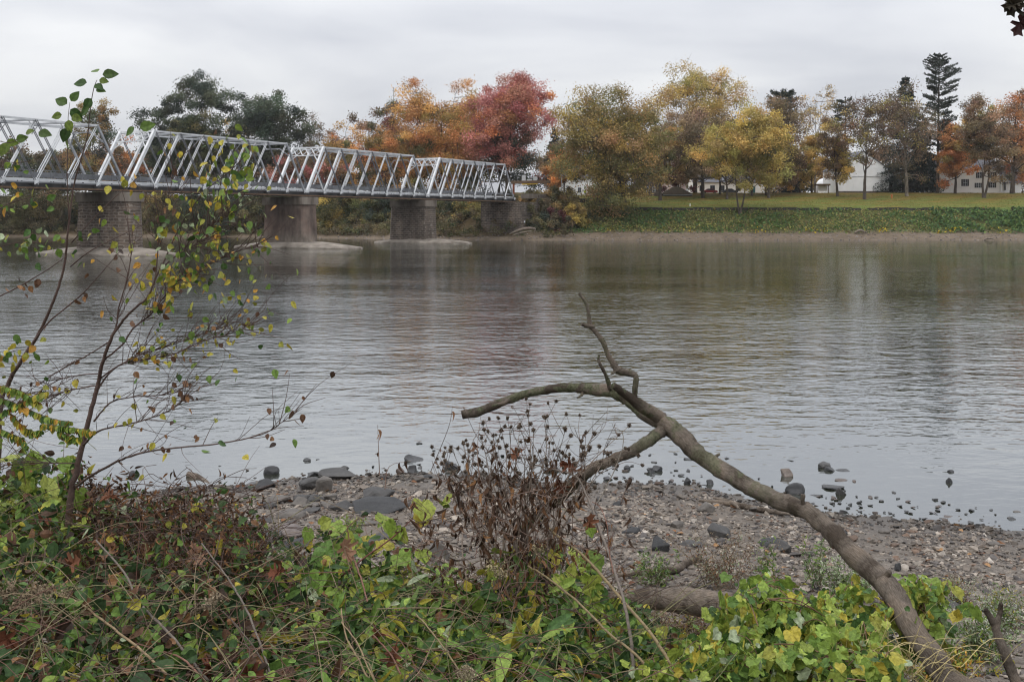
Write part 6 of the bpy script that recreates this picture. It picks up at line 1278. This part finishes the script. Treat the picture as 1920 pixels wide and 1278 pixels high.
# fallen oak leaves caught in the undergrowth
g = np.random.default_rng(98); om = []
for k in range(3):
    m = MB(); v, f = T_OAK[0].copy(), T_OAK[1]; v[:, 2] += .12 * np.sin(v[:, 1] * 5 + k) + .2 * v[:, 0] * (k - 1); m.add(v, f, lin(np.array([(126, 86, 66), (108, 68, 52), (150, 116, 94)][k]))); o = m.build('oak_leaf', MAT['dead_leaf']); om.append(o.data); bpy.data.objects.remove(o)
OL = [(225, 950, 6.3, 'below the sapling trunk, uppermost on the left bank', 0), (115, 1040, 5.7, 'upright among green leaves, left of the canes', 0), (137, 1075, 5.5, 'pointing down beside the left one', 0), (100, 1092, 5.4, 'largest dark one low on the left', 1), (213, 1012, 5.7, 'pale one in the middle of the left bank', 2), (245, 1130, 5.0, 'beside the grey brown cane', 2), (228, 1150, 4.95, 'curled under the one beside the cane', 2), (360, 1030, 5.8, 'at the lower rim of the brown tangle', 2), (405, 1020, 5.9, 'red brown one at the rim of the brown tangle', 1), (35, 1225, 4.65, 'red brown one at the left edge near the bottom', 1), (12, 1262, 4.55, 'darkest one in the lower left corner', 1), (400, 1258, 4.6, 'big red one at the bottom, left of centre', 1), (437, 1270, 4.55, 'second red one at the bottom, left of centre', 1), (745, 1215, 4.75, 'lone one over the narrow leaves in the lower middle', 0), (700, 1180, 4.9, 'above the lone one, on a cane', 0), (655, 1070, 5.6, 'pale one among lime leaves left of the red stalk', 2), (985, 855, 6.2, 'orange one caught in the dead weed', 0), (1052, 880, 6.2, 'rust red one caught in the dead weed, upper', 1), (1045, 905, 6.2, 'rust red one caught in the dead weed, lower', 1), (1100, 1000, 5.6, 'ochre one hanging from the upright cane', 0), (540, 1085, 5.4, 'red brown one right of the bent grey cane', 1), (60, 990, 6.1, 'brown one under the lime leaves at the far left', 1)]
for (x, y, Y, lb, k) in OL:
    o = bpy.data.objects.new('oak_leaf', om[k]); COL.objects.link(o); o.location = Vector(tuple(P(x, y - 14, Y))); s_ = g.uniform(.11, .15) * (1.25 if 'big' in lb or 'largest' in lb else 1); o.scale = (s_, s_, s_)
    Mx = frames(g.normal(0, .7, (1, 3)) + (0, -.1, -.4), g.normal(0, .35, (1, 3)) + (0, -.8, .4))[0]; o.rotation_euler = Matrix(Mx.tolist()).to_euler(); tag(o, 'fallen oak leaf, ' + lb, 'oak leaf', 'fallen oak leaves in the undergrowth')

# fluffy dry flower heads and small weeds
def drymesh(name, label, spots, Y, root_px, col, size, n, cat, rr=9):
    root = empty(name, P(*root_px)); tag(root, label, cat); a = MB(); b = MB()
    for (x, y) in spots:
        p = P(x, y, Y + g.normal(0, .1)); q = smooth_path([P(*root_px) + g.normal(0, .04, 3), (p + P(*root_px)) / 2 + g.normal(0, .04, 3) + (0, 0, .04), p], 5); v, f = tube(q, np.linspace(.0035, .0015, len(q)), 5, False); b.add(v, f, np.array((.16, .12, .08)))
        o_ = g.normal(0, .55, (n, 3)) * rr * Y / F; a = MB(); scatter(a, *T_CARD, p + o_, frames(rdir(n, g), rdir(n, g)), size * g.uniform(.6, 1.4, n), np.array([col]) * g.uniform(.6, 1.5, (n, 1))); a.build('flower_head', MAT['dead_leaf'], root)
    b.build('stems', MAT['twig'], root)
drymesh('goldenrod', 'fluffy beige dry flower clusters at the left edge of the undergrowth', [(12, 1108), (25, 1100), (8, 1118), (40, 1128), (30, 1135), (68, 1105), (80, 1112), (92, 1106), (75, 1120), (120, 1112), (60, 1115), (48, 1122)], 5.0, (70, 1230, 4.8), (.24, .185, .125), .012, 110, 'dry flowers', 11)
drymesh('goldenrod', 'beige dry flower spike between the two right canes of the left bank', [(375, 1138), (385, 1130), (395, 1124), (405, 1118), (413, 1122), (400, 1130), (388, 1140)], 5.1, (350, 1180, 5.0), (.24, .19, .13), .011, 80, 'dry flowers', 8)
drymesh('goldenrod', 'pale dry flower spike at the bottom edge left of centre', [(862, 1262), (872, 1256), (880, 1254), (870, 1268), (885, 1262)], 4.6, (860, 1300, 4.6), (.32, .27, .18), .011, 70, 'dry flowers', 8)
drymesh('goldenrod', 'drooping pale flower tassels under the dead weed', [(920, 1060), (928, 1068), (936, 1075), (945, 1082), (950, 1070), (1015, 1028), (1003, 1030)], 5.9, (960, 1110, 5.9), (.3, .25, .15), .012, 60, 'dry flowers', 8)
def weed(label, x, yb, w_, h_, seed, spec, nst=26, nl=40, leaf=.035, flw=None, stemc=(.14, .11, .07)):
    g = np.random.default_rng(seed); b = ghit(x, yb); k = b[1] / F; root = empty('weed', b); tag(root, label, 'weed', 'small weeds on the beach'); a = MB(); c = MB(); fl = MB()
    for _ in range(nst):
        e = b + np.array((g.normal(0, .38) * w_ * k, g.normal(0, .2) * w_ * k, h_ * k * g.uniform(.45, 1.08))); s = b + np.array((g.normal(0, .2) * w_ * k, g.normal(0, .1) * w_ * k, -.02)); q = smooth_path([s, (s + e) / 2 + g.normal(0, .025, 3), e], 5)
        v, f = tube(q, np.linspace(.0038, .0012, len(q)), 4, False); a.add(v, f, np.array(stemc) * g.uniform(.6, 1.4))
        pts = along(q, nl, g, .2) + g.normal(0, .022, (nl, 3)); scatter(c, *T_LONG, pts, frames(g.normal(0, .8, (nl, 3)) + (0, 0, .2), rdir(nl, g) + (0, 0, .4)), leaf * g.uniform(.6, 1.5, nl), mixcol(g, nl, spec))
        if flw is not None:
            m_ = 22; fl = MB(); scatter(fl, *T_CARD, e + g.normal(0, .035, (m_, 3)), frames(rdir(m_, g), rdir(m_, g)), .012 * g.uniform(.6, 1.5, m_), np.array([flw]) * g.uniform(.6, 1.3, (m_, 1))); fl.build('flower', MAT['dead_leaf'], root)
    a.build('stems', MAT['twig'], root); c.build('leaves', MAT['leaf'], root)
weed('pale flowering weed right under the middle of the dead limb', 1585, 1125, 90, 75, 1, {'grey': 3, 'g': 2}, 34, 40, .04, (.5, .48, .4))
weed('green leafy weed between the grey wedge rock and the limb', 1535, 1105, 60, 95, 2, {'g': 3, 'grey': 1}, 12, 26, .05)
weed('dry brown weed clump behind the log, right of the curved stick', 1350, 1100, 130, 90, 3, {'b': 3, 'grey': 1, 'dk': 1}, 46, 30, .03, (.26, .2, .13))
weed('tall thin green weed before the dark slab pair', 1440, 1110, 40, 92, 4, {'g': 3, 'yg': 1}, 8, 26, .045)
weed('green weed on the beach behind the upright cane', 1222, 1100, 70, 68, 5, {'g': 4, 'grey': 1}, 18, 32, .045)
weed('white flowering weed in the lower right corner behind the forked stub', 1830, 1240, 130, 90, 6, {'grey': 3, 'g': 3}, 50, 36, .04, (.42, .42, .36))
weed('dusty grey weed at the right edge above the forked stub', 1880, 1180, 110, 75, 7, {'grey': 2, 'g': 2, 'y': 1}, 40, 34, .035, (.36, .34, .28))
weed('brown dry weed patch under the lying log', 1290, 1215, 130, 80, 8, {'b': 3, 'dk': 2, 'y': 1, 'g': 1}, 60, 34, .035)
weed('olive weed patch left of the grapevine at the bottom', 1235, 1260, 90, 75, 9, {'g': 2, 'y': 2, 'b': 1}, 40, 34, .04)
weed('pale weed tuft high on the right gravel by the grape leaves', 1795, 1130, 50, 50, 10, {'grey': 2, 'y': 1, 'b': 1}, 22, 30, .03, (.38, .34, .27))
weed('green fern-like sprig on the left beach, below the biggest boulder', 645, 1015, 90, 45, 11, {'g': 3, 'yg': 2}, 16, 46, .04)
weed('yellow tinged weeds at the foot of the dead limb, bottom right', 1760, 1280, 130, 70, 12, {'y': 3, 'o': 1, 'g': 2, 'b': 1}, 46, 34, .04)
# dry grass blades at the foot of the limb
gr = MB(); g = np.random.default_rng(99)
for i in range(90):
    x = g.normal(1660, 70); b = P(x, 1275, 4.8) + (0, 0, g.uniform(-.05, .08)); d = np.array((g.normal(0, .6), g.normal(-.1, .3), g.uniform(.1, .6))); e = b + unit(d) * g.uniform(.12, .38); q = smooth_path([b, (b + e) / 2 + (0, 0, .05), e - (0, 0, .03)], 4)
    v, f = tube(q, np.linspace(.0022, .0008, len(q)), 3, False); gr.add(v, f, np.array((.42, .34, .16)) * g.uniform(.6, 1.2))
o = gr.build('dry_grass', MAT['twig']); tag(o, 'straw yellow grass blades at the foot of the limb', 'grass', None, 'stuff')

# ------------------------------------------------------------------ faint damp air over the river
m_ = bpy.data.materials.new('damp_air'); m_.use_nodes = True; nt = m_.node_tree; nt.nodes.clear()
pv_ = N(nt, 'ShaderNodeVolumePrincipled'); pv_.inputs['Color'].default_value = (.94, .96, 1, 1); pv_.inputs['Density'].default_value = .00008
om_ = N(nt, 'ShaderNodeOutputMaterial'); L(nt, pv_.outputs[0], om_.inputs['Volume'])
mb = MB(); box(mb, (-950, -60, -4), (950, 720, 48)); o = mb.build('haze', m_); tag(o, 'faint damp haze over the river', None, None, 'stuff')
